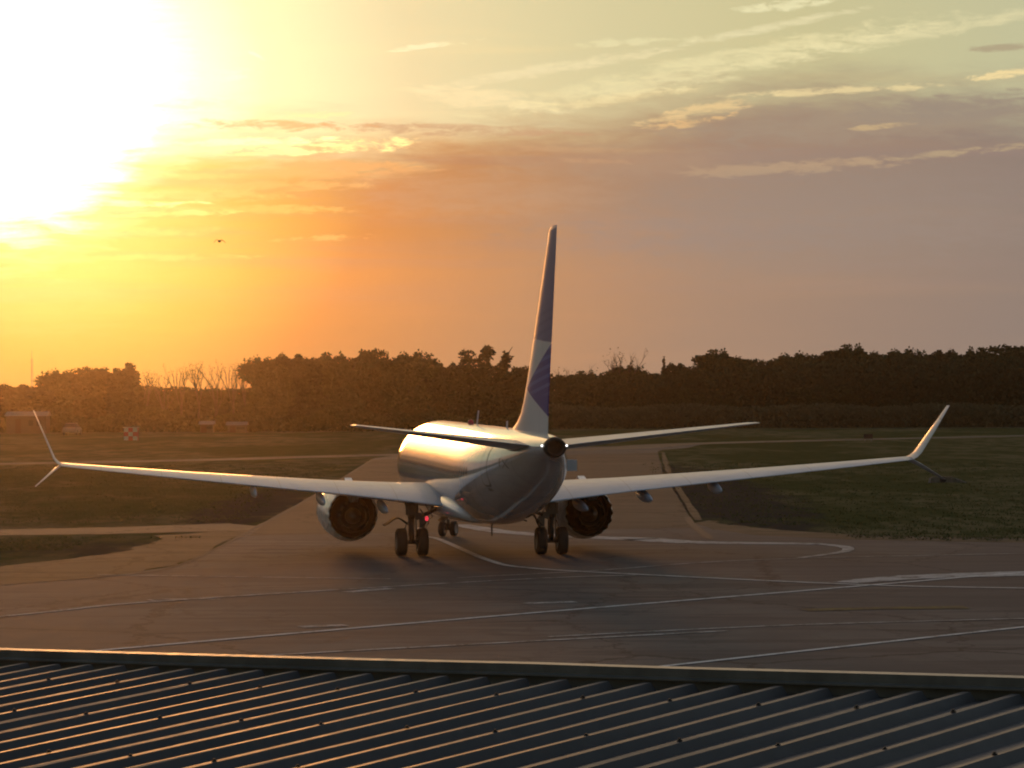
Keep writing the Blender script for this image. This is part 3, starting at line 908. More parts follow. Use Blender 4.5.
# ------------------------------------------------------------------ the building whose roof is in the foreground
ROOF_E = Vector((-math.sin(.9172) * math.cos(-.028), math.cos(.9172) * math.cos(-.028), math.sin(-.028)))   # along the edge
ROOF_R = Vector((math.sin(.7574) * math.cos(.0659), math.cos(.7574) * math.cos(.0659), math.sin(.0659)))       # along the ribs
ROOF_R = (ROOF_R - ROOF_E * ROOF_R.dot(ROOF_E) * 1.0).normalized()
ROOF_N = ROOF_E.cross(ROOF_R).normalized()
if ROOF_N.z < 0: ROOF_N.negate()
ROOF_P = Vector((0, 16.57, CAM_H - 1.55))


def rp(t_, s_, n_): return ROOF_P + ROOF_E * t_ - ROOF_R * s_ + ROOF_N * n_    # t along the edge, s back from it, n above the sheet


def roof_mat():
    m, t, p = mat('roof_sheet_metal')
    g = t.nodes.new('ShaderNodeTexCoord')
    n = noise(t, g.outputs['Object'], 0.9, 6, 0.65, .3)
    n2 = noise(t, g.outputs['Object'], 11.0, 5, 0.65)
    cc = mix(t, n.smooth(.35, .7), (.050, .046, .049), (.076, .071, .073))
    cc = mix(t, n2.smooth(.55, .8) * .5, cc, (.095, .082, .07))
    t.links.new(cc, p.inputs['Base Color'])
    lk(t, n2 * .22 + n * .12 + .36, p.inputs['Roughness'])
    p.inputs['Metallic'].default_value = .35
    b = t.nodes.new('ShaderNodeBump'); b.inputs['Strength'].default_value = .25; b.inputs['Distance'].default_value = .01
    lk(t, noise(t, g.outputs['Object'], 5.0, 4), b.inputs['Height']); t.links.new(b.outputs[0], p.inputs['Normal'])
    return m


M_ROOF = roof_mat()
M_FLASH = simple('flashing_metal', (.15, .145, .14), .38, .5, .25, 3.0, bump=.15)
M_WALL = simple('rendered_wall', (.36, .33, .29), .9, 0, .2, 1.2, bump=.3)
M_SCREW = simple('screw_steel', (.018, .016, .015), .7, .0)

bld = empty('terminal_building', (ROOF_P.x, ROOF_P.y, 0))
tag(bld, 'terminal building in the foreground, only its dark ribbed metal roof and edge flashing in view', 'building')


def lb(v): return v - Vector((ROOF_P.x, ROOF_P.y, 0))


PITCH_R, RH = 0.25, 0.040
mb = MB()
prof = []
for i in range(-70, 56):
    t0 = i * PITCH_R
    wob = random.uniform(-.002, .002)
    prof += [(t0, 0.0), (t0 + .078, .0), (t0 + .105, RH + wob), (t0 + .145, RH + wob), (t0 + .172, 0.0)]
ss = [.075, .9, 2.0, 3.2, 4.6, 6.2, 8.5]
rings = []
for k, s_ in enumerate(ss):
    rings.append([lb(rp(t_, s_, n_ + (random.uniform(-.003, .003) if 0 < k else 0))) for t_, n_ in prof])
mb.loft(rings, False, 0, False, False)
# closed rib ends
for i in range(-70, 56):
    t0 = i * PITCH_R
    mb.add([lb(rp(t0 + a, .074, n)) for a, n in ((.078, 0), (.105, RH), (.145, RH), (.172, 0))], [(0, 1, 2, 3)], 0)
roof = mb.build('roof', M_ROOF, bld, recalc=False)
me = roof.data
bm = bmesh.new(); bm.from_mesh(me)
for f in bm.faces:
    if f.normal.dot(ROOF_N) < -.2: f.normal_flip()
bm.to_mesh(me); bm.free()
# gutter floor and edge flashing: a back-facing upstand with a folded cap and an inner ledge
def extr(name, prof_, m, t0=-17.6, t1=13.9, nseg=36, amp=.003):
    mb = MB(); rings = []
    for i in range(nseg + 1):
        t_ = t0 + (t1 - t0) * i / nseg
        dn = random.uniform(-amp, amp)
        rings.append([lb(rp(t_, s_, n_ + dn)) for s_, n_ in prof_])
    mb.loft(rings, True, 0, False, True)
    return mb.build(name, m, bld)


extr('gutter', [(.10, -.03), (-.05, -.03), (-.05, -.012), (.10, -.012)], M_ROOF, amp=0)
extr('edge_flashing', [(.022, .042), (-.016, .048), (-.016, .092), (-.040, .096), (-.040, -.06), (-.052, -.06), (-.052, .101), (-.004, .098), (-.004, .056), (.022, .050)], M_FLASH)
# roofing screws on every second rib
cnt = 0
proto_screw = None
for row, s_ in enumerate((.62, 1.62, 2.62)):
    for i in range(-26, 30):
        if (i + row) % 2: continue
        t_ = i * PITCH_R + .125
        w_ = rp(t_, s_, RH)
        px = 512 + w_.x / w_.y * F_PX
        py = 371 + (CAM_H - w_.z) / w_.y * F_PX
        if not (-10 < px < 1034 and py < 775): continue
        c0 = lb(rp(t_, s_ + random.uniform(-.02, .02), RH + .002))
        if proto_screw is None:
            mb = MB()
            mb.tube([ROOF_N * -.002, ROOF_N * .003], .012, 10)
            mb.tube([ROOF_N * .003, ROOF_N * .010], .007, 6)
            proto_screw = mb.build('roof_screw', M_SCREW, bld); o = proto_screw
        else:
            o = proto_screw.copy(); COL.objects.link(o); o.parent = bld
        o.location = c0
# walls under the roof, down to the ground
mb = MB()
c4 = [rp(-17.5, .05, -.05), rp(13.8, .05, -.05), rp(13.8, 8.4, -.05), rp(-17.5, 8.4, -.05)]
top = [lb(p) for p in c4]; bot = [Vector((p.x, p.y, 0)) for p in top]
mb.add(top + bot, [(0, 1, 2, 3), (0, 4, 5, 1), (1, 5, 6, 2), (2, 6, 7, 3), (3, 7, 4, 0)], 0)
mb.build('wall', M_WALL, bld)

# ------------------------------------------------------------------ trees
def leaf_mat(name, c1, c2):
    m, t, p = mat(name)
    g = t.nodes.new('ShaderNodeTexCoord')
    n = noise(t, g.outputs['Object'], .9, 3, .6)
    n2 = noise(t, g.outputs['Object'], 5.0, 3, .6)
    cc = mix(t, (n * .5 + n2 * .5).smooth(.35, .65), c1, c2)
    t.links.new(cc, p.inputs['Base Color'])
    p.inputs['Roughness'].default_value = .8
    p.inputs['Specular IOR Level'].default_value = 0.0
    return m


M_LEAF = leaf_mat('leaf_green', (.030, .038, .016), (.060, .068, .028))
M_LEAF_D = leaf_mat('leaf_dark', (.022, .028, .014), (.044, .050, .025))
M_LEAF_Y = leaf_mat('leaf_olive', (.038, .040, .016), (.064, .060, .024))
M_REED = leaf_mat('reed_leaf', (.060, .060, .034), (.10, .094, .055))
M_BARK = simple('bark', (.030, .023, .018), .9, 0, .3, 2.0)


def leaves(points, size, name, m, parent, aspect=1.6):
    """leaf clumps: one small bent quad pair per point"""
    n = len(points)
    pts = np.asarray(points)
    d = rng.normal(size=(n, 3)); d /= np.linalg.norm(d, axis=1)[:, None]
    e = rng.normal(size=(n, 3)); e -= (e * d).sum(1)[:, None] * d; e /= np.linalg.norm(e, axis=1)[:, None]
    f = np.cross(d, e)
    sz = size * rng.uniform(.55, 1.3, (n, 1))
    a, b = d * sz * aspect * .5, e * sz * .5
    k = f * sz * .25
    v = np.stack([pts - a, pts + b + k, pts + a, pts - b + k], 1).reshape(-1, 3)
    idx = np.arange(n * 4).reshape(n, 4)
    me = bpy.data.meshes.new(name)
    me.vertices.add(n * 4); me.vertices.foreach_set('co', v.ravel())
    me.loops.add(n * 6); me.polygons.add(n * 2)
    tri = np.concatenate([idx[:, [0, 1, 3]], idx[:, [1, 2, 3]]], 1).reshape(-1)
    me.loops.foreach_set('vertex_index', tri)
    me.polygons.foreach_set('loop_start', np.arange(0, n * 6, 3))
    me.polygons.foreach_set('loop_total', np.full(n * 2, 3))
    me.materials.append(m); me.update(); me.validate()
    o = bpy.data.objects.new(name, me)
    return link(o, parent)


def crown_points(lobes, per, shell=.55):
    P_ = []
    for (c0, r3) in lobes:
        n = max(10, int(per * (r3[0] * r3[1] * r3[2]) ** (2 / 3)))
        q = rng.normal(size=(n, 3)); q /= np.linalg.norm(q, axis=1)[:, None]
        q += rng.normal(size=(n, 3)) * .05
        rad = shell + (1 - shell) * rng.random((n, 1)) ** .7
        q = q * rad * (1 + .12 * np.sin(q[:, :1] * 5 + c0[0] * 3) + .14 * np.sin(q[:, 2:] * 7 + c0[1] * 5))
        P_.append(np.array(c0) + q * np.array(r3))
    c_all = np.concatenate(P_)
    return c_all


def trunk_mb(h, r, limbs):
    mb = MB()
    bend = [Vector((random.uniform(-.04, .04) * h * i / 4, random.uniform(-.04, .04) * h * i / 4, h * i / 4)) for i in range(5)]
    mb.tube(bend, [r, r * .85, r * .7, r * .5, r * .2], 8)
    for k in range(limbs):
        a = random.uniform(0, 6.28); z0 = h * random.uniform(.35, .8); L_ = h * random.uniform(.2, .38)
        p0 = bend[2].lerp(bend[3], .5); p0 = Vector((p0.x, p0.y, z0))
        p1 = p0 + Vector((math.cos(a) * L_ * .6, math.sin(a) * L_ * .6, L_ * .6)); p2 = p1 + Vector((math.cos(a) * L_ * .3, math.sin(a) * L_ * .3, L_ * .5))
        mb.tube([p0, p1, p2], [r * .45, r * .28, r * .08], 6)
    return mb


# prototypes have height 10 (crown to the ground on most: seen across a field); they are scaled per tree
def proto_round(nl, lean, leaf, hmin=2.0, wid=4.2, flat=.8):
    lob = []
    for k in range(nl):
        a = random.uniform(0, 6.28); rr = wid * math.sqrt(random.random()) * .75
        z = random.uniform(hmin + 1.2, 9.0)
        edge_ = math.sqrt(max(.05, 1 - ((z - 5.6) / 5.0) ** 2))
        r0 = random.uniform(1.35, 2.0)
        lob.append(((math.cos(a) * rr * edge_ + lean * z, math.sin(a) * rr * edge_, min(z, 10 - r0 * flat)), (r0, r0, r0 * flat)))
    lob.append(((lean * 8.5, 0, 8.6), (1.5, 1.5, 1.35)))
    for k in range(4): lob.append(((random.uniform(-1.6, 1.6), random.uniform(-1, 1), random.uniform(hmin + 1.5, 7)), (2.2, 2.2, 2.0)))
    return lob


PROTO = {}
def make_tree(kind):
    t = empty('tree')
    if kind.startswith('round'):
        k = int(kind[-1])
        lob = proto_round([22, 28, 18, 30][k], [0, .06, -.08, .0][k], M_LEAF, [1.0, .6, 1.6, .4][k], [4.2, 5.0, 3.4, 5.6][k], [.85, .75, .95, .7][k])
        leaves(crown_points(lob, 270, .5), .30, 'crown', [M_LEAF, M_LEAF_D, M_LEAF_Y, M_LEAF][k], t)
        trunk_mb(8.2, .28, 6).build('trunk', M_BARK, t)
    elif kind == 'cypress':
        lob = []
        for k in range(26):
            z = .5 + 9.2 * k / 25; r0 = 1.25 * math.sin(math.pi * min(1, (z + 1.2) / 11.4)) ** .7
            for q in range(2): lob.append(((random.uniform(-.35, .35), random.uniform(-.35, .35), z), (max(.25, r0), max(.25, r0), .75)))
        lob.append(((0, 0, 9.6), (.28, .28, .7)))
        leaves(crown_points(lob, 130, .5), .34, 'crown', M_LEAF_D, t)
        trunk_mb(9.0, .2, 0).build('trunk', M_BARK, t)
    elif kind == 'spire':
        lob = []
        for k in range(18):
            z = .5 + 9.2 * k / 17; r0 = .75 * (1 - .9 * k / 17) + .08
            lob.append(((random.uniform(-.1, .1), random.uniform(-.1, .1), z), (r0, r0, .5)))
        leaves(crown_points(lob, 220, .4), .3, 'crown', M_LEAF_D, t)
        trunk_mb(9.6, .14, 0).build('trunk', M_BARK, t)
    elif kind == 'conifer':
        lob = []
        for (x0, zt, r1) in ((0, 9.3, 2.1), (-1.7, 8.6, 1.8), (1.9, 8.9, 2.2), (2.9, 6.8, 1.8), (-2.8, 6.2, 1.8), (0.4, 6.5, 2.6)):
            for k in range(9):
                q = k / 8; z = .6 + (zt - .6) * q; rad = r1 * (1 - .62 * q ** 1.5)
                for j in range(2): lob.append(((x0 + random.uniform(-.5, .5) * rad, random.uniform(-.5, .5) * rad, z), (rad * .75, rad * .75, .85)))
        lob.append(((0, 0, 9.5), (.6, .6, .7)))
        leaves(crown_points(lob, 150, .5), .30, 'crown', M_LEAF_D, t)
        trunk_mb(8.8, .3, 5).build('trunk', M_BARK, t)
    elif kind.startswith('bare'):
        mb = MB(); pts = []
        k = int(kind[-1])
        def br(p, d, L_, r, lev):
            q = p + d * L_ * .5 + Vector((random.uniform(-.06, .06), random.uniform(-.06, .06), .03)) * L_
            e_ = q + (d + Vector((random.uniform(-.2, .2), random.uniform(-.2, .2), .10))).normalized() * L_ * .5
            mb.tube([p, q, e_], [r, r * .75, r * .5], 6 if lev < 2 else 4, 0, False)
            if lev >= 4:
                for _ in range(random.choice((0, 0, 0, 0, 1, 2))): pts.append(e_ + Vector((random.gauss(0, .18), random.gauss(0, .18), random.gauss(0, .18))))
                return
            for c_ in range(random.choice((2, 3, 3)) if lev else 4):
                a = random.uniform(0, 6.28); sp = random.uniform(.25, .65)
                nd = (d + Vector((math.cos(a) * sp, math.sin(a) * sp, .12))).normalized()
                br(p.lerp(e_, random.uniform(.55, 1)), nd, L_ * random.uniform(.55, .8), r * .52, lev + 1)
        br(Vector((0, 0, 0)), Vector((.02, 0, 1)), 4.2, .26, 0)
        zmax = max(v[2] for v in mb.v)
        f_ = 10 / zmax
        mb.v = [(v[0] * f_ * .8, v[1] * f_ * .8, v[2] * f_) for v in mb.v]
        pts = [(v[0] * f_ * .8, v[1] * f_ * .8, v[2] * f_) for v in pts] or [(0, 0, 9)]
        mb.build('trunk', M_BARK, t)
        leaves(np.repeat(np.array(pts), 2, 0) + rng.normal(size=(len(pts) * 2, 3)) * .25, .13, 'crown', M_LEAF_Y, t)
    elif kind.startswith('bush'):
        k = int(kind[-1])
        lob = []
        for j in range(12): lob.append(((random.uniform(-4, 4), random.uniform(-2, 2), random.uniform(1.5, 8.0 - 2 * (j % 2))), (random.uniform(1.3, 2.0), 1.6, random.uniform(1.2, 1.9))))
        leaves(crown_points(lob, 260, .4), .30, 'crown', [M_LEAF, M_LEAF_Y][k], t)
        trunk_mb(6.0, .18, 5).build('trunk', M_BARK, t)
    return t


def place_tree(px, ytop, wpx, kind, D, label, name='tree', group=None, rz=None):
    """px, ytop: where the crown's middle and top stand in the photograph at distance D (real metres)"""
    X = (px - 512) / F_PX * D
    hor = 372.7 + (px - 512) * -.0037
    H = CAM_H + (hor - ytop) / F_PX * D
    W_ = wpx / F_PX * D
    if kind not in PROTO:
        t = PROTO[kind] = make_tree(kind)
    else:
        t = copy_tree(PROTO[kind])
    nat = {'round0': 8.6, 'round1': 9.8, 'round2': 7.4, 'round3': 10.6, 'cypress': 2.6, 'spire': 1.7, 'conifer': 8.4, 'bush0': 10.5, 'bush1': 10.5}.get(kind, 5.0)
    t.name = name
    t.location = (X, D, 0)
    sx = W_ / nat
    t.scale = (sx, sx, H / 10.0)
    t.rotation_euler = (0, 0, random.choice((0, 3.14159)) + random.uniform(-.35, .35) if rz is None else rz)
    tag(t, label, 'tree', group)
    return t


G_L, G_B, G_R = 'trees along the left skyline', 'bare trees on the left skyline', 'trees along the right skyline'
TREES = [
    # x, top, width, kind, distance, label, group
    (28, 385, 66, 'round1', 430, 'low round-crowned tree at the left edge of the photo, left of the thin mast', 'tree', G_L),
    (66, 371, 46, 'round0', 432, 'round tree just right of the thin mast on the left skyline', 'tree', G_L),
    (94, 368, 44, 'round2', 431, 'twin-humped leafy tree directly left of the paired columnar trees', 'tree', G_L),
    (118, 370, 17, 'cypress', 424, 'left and shorter one of the paired dark columnar cypresses', 'cypress_tree', G_L),
    (130, 365, 17, 'cypress', 424, 'right and taller one of the paired dark columnar cypresses', 'cypress_tree', G_L),
    (146, 370, 24, 'bare0', 432, 'bare thin tree immediately right of the paired cypresses', 'bare_tree', G_B),
    (163, 368, 26, 'bare1', 434, 'second sparse bare tree right of the paired cypresses', 'bare_tree', G_B),
    (181, 365, 24, 'bare2', 433, 'bare tree in the middle of the bare row, lower than the one to its right', 'bare_tree', G_B),
    (199, 361, 26, 'bare0', 434, 'bare tree fourth from the cypresses with tufts of leaf at its top', 'bare_tree', G_B),
    (216, 359, 26, 'bare1', 433, 'tallest bare tree of the row, fifth from the cypresses', 'bare_tree', G_B),
    (233, 361, 24, 'bare2', 435, 'bare tree second from the big dark grove on its right', 'bare_tree', G_B),
    (245, 362, 20, 'bare0', 434, 'last bare tree of the row, touching the big dark grove', 'bare_tree', G_B),
    (267, 358, 44, 'round0', 428, 'dark tree at the left end of the big grove, with sky showing through its edge', 'tree', G_L),
    (302, 355, 54, 'round1', 432, 'broad flat-topped tree, second in the big dark grove', 'tree', G_L),
    (340, 354, 52, 'round3', 434, 'wide tree in the middle of the big dark grove left of the peak', 'tree', G_L),
    (371, 350, 34, 'round2', 436, 'peaked tallest tree of the big dark grove', 'tree', G_L),
    (405, 353, 52, 'round0', 436, 'rounded tree right of the peak of the big dark grove', 'tree', G_L),
    (438, 364, 40, 'round1', 440, 'lower sloping tree at the right end of the big grove', 'tree', G_L),
    (487, 347, 62, 'conifer', 440, 'large dark multi-peaked conifer standing alone left of the tail fin', 'conifer_tree', G_L),
    (522, 367, 30, 'round2', 448, 'small tree between the lone conifer and the tail fin', 'tree', G_L),
    (566, 363, 34, 'bare1', 462, 'thin-topped tree just right of the tail fin', 'bare_tree', G_R),
    (590, 372, 46, 'round3', 462, 'low bushy tree right of the tail fin, left of the ragged bare top', 'tree', G_R),
    (619, 350, 34, 'bare2', 462, 'ragged half-bare tree rising between the tail fin and the narrow spire', 'bare_tree', G_R),
    (620, 366, 44, 'round0', 464, 'leafy tree at the foot of the ragged half-bare tree', 'tree', G_R),
    (645, 374, 40, 'round2', 464, 'low tree between the ragged half-bare tree and the narrow spire', 'tree', G_R),
    (664, 356, 9, 'spire', 460, 'thin pointed spire-like tree alone on the right skyline', 'spire_tree', G_R),
    (684, 364, 40, 'round1', 464, 'low tree between the narrow spire and the big flat-topped tree', 'tree', G_R),
    (722, 351, 58, 'round3', 466, 'big flat-topped tree right of the narrow spire', 'tree', G_R),
    (752, 360, 30, 'round2', 468, 'small cone-shaped tree right of the big flat-topped tree', 'tree', G_R),
    (786, 354, 52, 'round0', 470, 'round tree at the left end of the long high wood', 'tree', G_R),
    (822, 352, 52, 'round1', 472, 'second tree of the long high wood, left of its dome', 'tree', G_R),
    (857, 346, 58, 'round3', 474, 'domed highest tree in the middle of the long high wood', 'tree', G_R),
    (896, 350, 54, 'round0', 474, 'level-topped tree right of the dome in the long high wood', 'tree', G_R),
    (934, 351, 54, 'round1', 474, 'level-topped tree above the tip of the right wing', 'tree', G_R),
    (972, 349, 50, 'round3', 474, 'tall tree second from the right edge of the photo', 'tree', G_R),
    (1012, 346, 56, 'round2', 474, 'tall tree cut by the right edge of the photo', 'tree', G_R),
]
for (px, yt_, wp, kd, D, lab, nm, gp) in TREES:
    place_tree(px, yt_, wp * 1.4, kd, D, lab, nm, gp)

# the wood behind them, one mass
def mass(name, x0, x1, D0, D1, hfun, n, size, m, label, cat):
    u = rng.random(n); X = x0 + (x1 - x0) * u
    vy = rng.random(n); row = np.floor(vy * 5)
    hh = hfun(X) * (.74 + .16 * np.abs(np.sin(X * .52 + row * 1.9 + .8 * np.sin(X * .21 + row))) ** .6 + .05 * np.abs(np.sin(X * 1.3 + row * 2.3)) ** .6)
    Z = hh * rng.random(n) ** .7
    Y = D0 + (D1 - D0) * vy
    o = leaves(np.stack([X, Y, Z], 1), size, name, m, None)
    tag(o, label, cat, None, 'stuff')
    return o


def hf(X):
    s = np.interp(X, [-140, -78, -69, -60, -52, -40, -35, -32, -27, -19, -14, -10, -6, 0, 8, 16, 24, 28, 33, 40, 47, 55, 68, 140],
                  [3.0, 5.6, 5.8, 6.4, 6.0, 5.6, 5.8, 8.4, 9.0, 9.3, 9.1, 8.2, 7.4, 7.4, 7.5, 7.5, 7.9, 9.0, 8.4, 9.3, 10.0, 9.7, 10.1, 10.0])
    return s


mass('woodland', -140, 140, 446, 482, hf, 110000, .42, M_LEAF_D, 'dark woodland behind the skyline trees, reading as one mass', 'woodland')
mass('reed_hedge', 3, 140, 436, 446, lambda X: 3.2 + .25 * np.sin(X * .35), 45000, .30, M_REED, 'pale olive reed hedge along the foot of the right-hand wood', 'hedge')
mass('undergrowth', -140, 5, 420, 430, lambda X: 2.4 + .7 * np.sin(X * .5) + .5 * np.sin(X * .23), 36000, .32, M_LEAF, 'low scrub along the foot of the left-hand trees', 'undergrowth')
for (px, yt_, wp, kd, D, lab) in ((830, 376, 90, 'bush0', 452, 'dark broad bush in front of the long high wood, below its dome'), (905, 372, 8, 'spire', 452, 'left one of three faint narrow trees before the right-hand wood'),
                                  (921, 370, 8, 'spire', 452, 'middle one of three faint narrow trees before the right-hand wood'), (938, 370, 8, 'spire', 452, 'right one of three faint narrow trees before the right-hand wood'),
                                  (700, 378, 80, 'bush0', 452, 'dark broad bush below the big flat-topped tree'), (985, 366, 70, 'round1', 456, 'darker tree in front of the wood near the right edge of the photo'),
                                  (428, 400, 60, 'bush1', 424, 'olive bush behind the roof of the aircraft cabin, right of the big grove')):
    place_tree(px, yt_, wp, kd, D, lab, 'bush' if 'bush' in kd else 'tree', G_R if px > 600 else G_L)

# ------------------------------------------------------------------ small things across the field
M_SHED = simple('shed_wall', (.05, .043, .036), .9)
M_SHEDROOF = simple('shed_roof', (.13, .122, .115), .8)
M_REDP = simple('red_paint', (.30, .035, .03), .8)
M_WHITEP = simple('white_panel_paint', (.30, .29, .28), .8)
M_BROWN = simple('sign_brown', (.035, .015, .010), .8)
M_CAR = simple('car_paint', (.13, .13, .13), .4, 0, .05, coat=.2)
M_POST = simple('post_steel', (.20, .19, .18), .6, .3)


def gx(px, D): return (px - 512) / F_PX * D


def shed(px, D, w, d, h, label, rz=0):
    t = empty('shed', (gx(px, D), D, 0), rz); tag(t, label, 'shed', 'sheds among the trees on the left')
    mb = MB(); mb.box(Vector((0, 0, h / 2)), (w, d, h)); mb.build('wall', M_SHED, t)
    mb = MB()
    a = [(-w / 2 - .2, -d / 2 - .25, h + .003), (w / 2 + .2, -d / 2 - .25, h + .003), (w / 2 + .2, d / 2 + .25, h + .003), (-w / 2 - .2, d / 2 + .25, h + .003), (-w / 2 - .2, 0, h + .3 + .12 * h), (w / 2 + .2, 0, h + .3 + .12 * h)]
    mb.add(a, [(0, 1, 5, 4), (2, 3, 4, 5), (0, 4, 3), (1, 2, 5), (0, 3, 2, 1)]); mb.build('roof', M_SHEDROOF, t)
    mb = MB(); mb.box(Vector((-w * .2, -d / 2 - .01, h * .42)), (.7, .05, h * .84)); mb.build('door', M_BROWN, t)
    for k in (.12, .32):
        mb = MB(); mb.box(Vector((w * k, -d / 2 - .01, h * .6)), (.6, .05, h * .32)); mb.build('window', M_GLASS, t)


shed(28, 418, 5.0, 3.5, 2.2, 'pale-roofed shed at the far left, behind the upper tip of the left winglet')
shed(207, 419, 1.6, 2.0, 1.05, 'small pale shed at the foot of the bare trees, left of the long low one')
shed(237, 419, 2.3, 2.0, .95, 'long low pale shed between the bare trees and the big dark grove')

# red and white chequered marker hut
t = empty('marker_hut', (gx(131, 372), 372, 0)); tag(t, 'small red and white chequered runway hut before the paired cypresses', 'marker hut')
mb = MB(); mb.box(Vector((0, 0, .7)), (1.5, 1.2, 1.4)); mb.build('hut_body', M_REDP, t)
mb = MB()
for i in range(3):
    for j in range(3):
        if (i + j) % 2 == 0: mb.box(Vector((-.5 + i * .5, -.605, .235 + j * .465)), (.498, .01, .46))
mb.build('white_squares', M_WHITEP, t)
mb = MB(); mb.box(Vector((0, 0, 1.44)), (1.7, 1.4, .06)); mb.build('hut_roof', M_WHITEP, t)

# parked car, far left
t = empty('parked_car', (gx(72, 405), 405, 0), 1.53); tag(t, 'small dusty car parked by the scrub on the far left, right of the left winglet', 'car')
mb = MB(); rings = []
for (x, zl, zh) in ((-2.05, .45, .75), (-1.9, .3, .92), (-1.0, .28, .98), (0, .28, .98), (1.1, .28, .95), (1.9, .3, .85), (2.05, .45, .7)):
    rings.append([Vector((x, -.82, zl)), Vector((x, .82, zl)), Vector((x, .86, (zl + zh) / 2)), Vector((x, .78, zh)), Vector((x, -.78, zh)), Vector((x, -.86, (zl + zh) / 2))])
mb.loft(rings, True, 0, False, True); mb.build('body', M_CAR, t)
mb = MB(); mb.loft([[Vector((x0, -w_, z)), Vector((x1, -w_, z)), Vector((x1, w_, z)), Vector((x0, w_, z))] for (x0, x1, w_, z) in ((-1.7, 1.0, .77, .95), (-1.2, .3, .62, 1.42))], True, 0, False, True); mb.build('cabin', M_GLASS, t)
mb = MB(); mb.box(Vector((-.45, 0, 1.44)), (1.5, 1.24, .05)); mb.build('car_roof', M_CAR, t)
for sx in (-1.3, 1.3):
    for sy in (-.80, .80): wheel_mb(Vector((sx, sy, .32)), .32, .2, math.pi / 2 * 0 + math.pi / 2).build('wheel', [M_TYRE, M_RIM], t)

# taxiway sign on two legs
t = empty('airfield_sign', (gx(868, 352), 352, 0)); tag(t, 'small dark red-brown board sign by the far taxiway on the right', 'sign')
mb = MB(); mb.box(Vector((0, 0, .52)), (.95, .14, .5)); mb.build('board', M_BROWN, t)
for s in (-.33, .33):
    mb = MB(); mb.box(Vector((s, 0, .14)), (.06, .06, .28)); mb.build('leg', M_POST, t)

# culvert headwall in the ditch behind the right wing tip
t = empty('culvert', (28.6, 221, -.05), .25); t.scale = (.6, .6, .6); tag(t, 'low concrete culvert mouth in the grass behind the right wing tip', 'culvert')
mb = MB(); n = 16
outer = [(-1.5, 0), (1.5, 0), (1.5, .55), (1.1, .75), (-1.1, .75), (-1.5, .55)]
inner = [(.36 * math.cos(2 * math.pi * k / n), .38 + .33 * math.sin(2 * math.pi * k / n)) for k in range(n)]
mb.loft([[Vector((x, y, z)) for x, z in outer] for y in (-.12, .25)], True, 0, False, True); mb.build('headwall', M_CONC, t)
mb = MB(); mb.loft([[Vector((x, y, z)) for x, z in inner] for y in (-.26, -.121)], True, 0, True, True); mb.build('pipe_mouth', M_BLACK, t)  # solid black plug, its colour stands for the shade inside the pipe
for s in (-1, 1):
    mb = MB(); mb.loft([[Vector((s * 1.5 + a + s * (-y - .12) * .5, y, z)) for a, z in ((-.1, 0), (.1, 0), (.1, hh), (-.1, hh))] for y, hh in ((-.12, .55), (-1.5, .15))], True, 0, False, True); mb.build('wing_wall', M_CONC, t)

# radio mast on the far left
t = empty('radio_mast', (gx(32, 470), 470, 0)); tag(t, 'thin lattice radio mast rising above the trees on the far left', 'mast')
mb = MB()
for a in range(3):
    an = a * 2.094
    mb.tube([Vector((.22 * math.cos(an), .22 * math.sin(an), 0)), Vector((.12 * math.cos(an), .12 * math.sin(an), 9.6))], .022, 5)
for k in range(24):
    z = .4 * k; r0 = .22 - .10 * z / 9.6; r1 = .22 - .10 * (z + .4) / 9.6
    for a in range(3):
        mb.tube([Vector((r0 * math.cos(a * 2.094), r0 * math.sin(a * 2.094), z)), Vector((r1 * math.cos((a + 1) * 2.094), r1 * math.sin((a + 1) * 2.094), z + .4))], .010, 4, 0, False)
mb.build('lattice', M_POST, t)
mb = MB(); mb.tube([Vector((0, 0, 9.5)), Vector((0, 0, 10.8))], .02, 6); mb.build('antenna_rod', M_POST, t)

# bird in the sky
t = empty('bird', (gx(220, 240), 240, CAM_H + (371.5 - 239) / F_PX * 240), .5); t.scale = (1.25, 1.25, 2.2); tag(t, 'small dark bird gliding in the orange sky left of the tail fin', 'bird')
mb = MB()
body = [(-.20, .012), (-.12, .035), (0, .045), (.10, .035), (.16, .03), (.20, .008)]
mb.loft([[Vector((math.cos(2 * math.pi * k / 10) * r, y, math.sin(2 * math.pi * k / 10) * r)) for k in range(10)] for y, r in body], True, 0, True, True)
for s in (-1, 1):
    mb.loft([[Vector((s * x, y0, z)), Vector((s * x, y0 - c_ * .4, z + .01)), Vector((s * x, y0 - c_, z)), Vector((s * x, y0 - c_ * .4, z - .006))] for (x, y0, c_, z) in ((.02, .08, .16, .01), (.14, .10, .15, .05), (.25, .06, .11, .02), (.37, -.04, .03, -.06))], True, 0, True, True)
mb.add([(-.015, -.19, 0), (.015, -.19, 0), (.06, -.30, .004), (-.06, -.30, .004), (-.015, -.19, .006), (.015, -.19, .006), (.06, -.30, .009), (-.06, -.30, .009)], [(0, 3, 2, 1), (4, 5, 6, 7), (0, 1, 5, 4), (1, 2, 6, 5), (2, 3, 7, 6), (3, 0, 4, 7)])
mb.build('bird_body', M_BLACK, t)

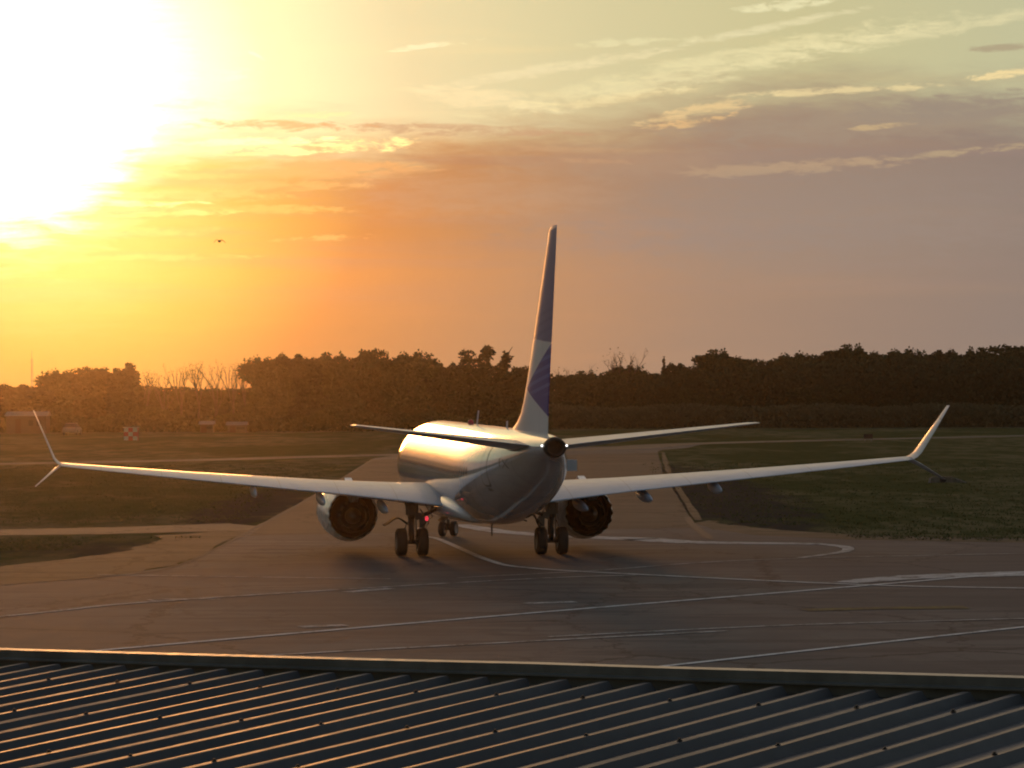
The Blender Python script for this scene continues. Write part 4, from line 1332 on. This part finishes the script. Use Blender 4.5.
# grass tufts along the near edges of the field
def tufts(n):
    q = []
    while len(q) < n:
        y = 140 + 130 * random.random() ** 1.7
        x = random.uniform(-.17, .17) * y
        left = -12.9 if y > 150 else -18
        right = 9.6 + max(0, (166 - y)) * .0 if y > 160 else 14
        if left - .8 < x < right + .8: continue
        if x > 0 and y < 147.5 - (x - 15) * .55: continue
        if x < 0 and (150.5 < y < 165 or y < 140): continue
        q.append((x, y))
    q = np.array(q)
    N = len(q) * 5
    base = np.repeat(q, 5, 0) + rng.normal(size=(N, 2)) * .16
    hgt = rng.uniform(.03, .13, N); an = rng.uniform(0, 6.28, N); w = .035
    lean = rng.normal(size=(N, 2)) * .08
    v = np.zeros((N, 3, 3))
    v[:, 0, 0] = base[:, 0] - np.cos(an) * w; v[:, 0, 1] = base[:, 1] - np.sin(an) * w
    v[:, 1, 0] = base[:, 0] + np.cos(an) * w; v[:, 1, 1] = base[:, 1] + np.sin(an) * w
    v[:, 2, :2] = base + lean; v[:, 2, 2] = hgt
    me = bpy.data.meshes.new('grass')
    me.from_pydata(v.reshape(-1, 3).tolist(), [], np.arange(N * 3).reshape(-1, 3).tolist())
    me.materials.append(M_TUFT)
    o = bpy.data.objects.new('grass', me); link(o)
    tag(o, 'rough grass tufts across the field beside the taxiway', 'grass', None, 'stuff')


M_TUFT = leaf_mat('grass_blade', (.050, .066, .020), (.125, .115, .05))
tufts(5000)

# ------------------------------------------------------------------ thin evening haze over the airfield, also standing in for lens glare
mb = MB(); mb.box(Vector((0, 350, 18.5)), (1860, 1360, 39.0))
m = bpy.data.materials.new('evening_haze'); m.use_nodes = True
t = m.node_tree; t.nodes.clear()
o_ = t.nodes.new('ShaderNodeOutputMaterial'); pv = t.nodes.new('ShaderNodeVolumePrincipled')
pv.inputs['Color'].default_value = (1.0, .84, .66, 1)
pv.inputs['Density'].default_value = 0.000075
pv.inputs['Anisotropy'].default_value = 0.95
t.links.new(pv.outputs[0], o_.inputs['Volume'])
hz = mb.build('haze', m)
tag(hz, kind='stuff')
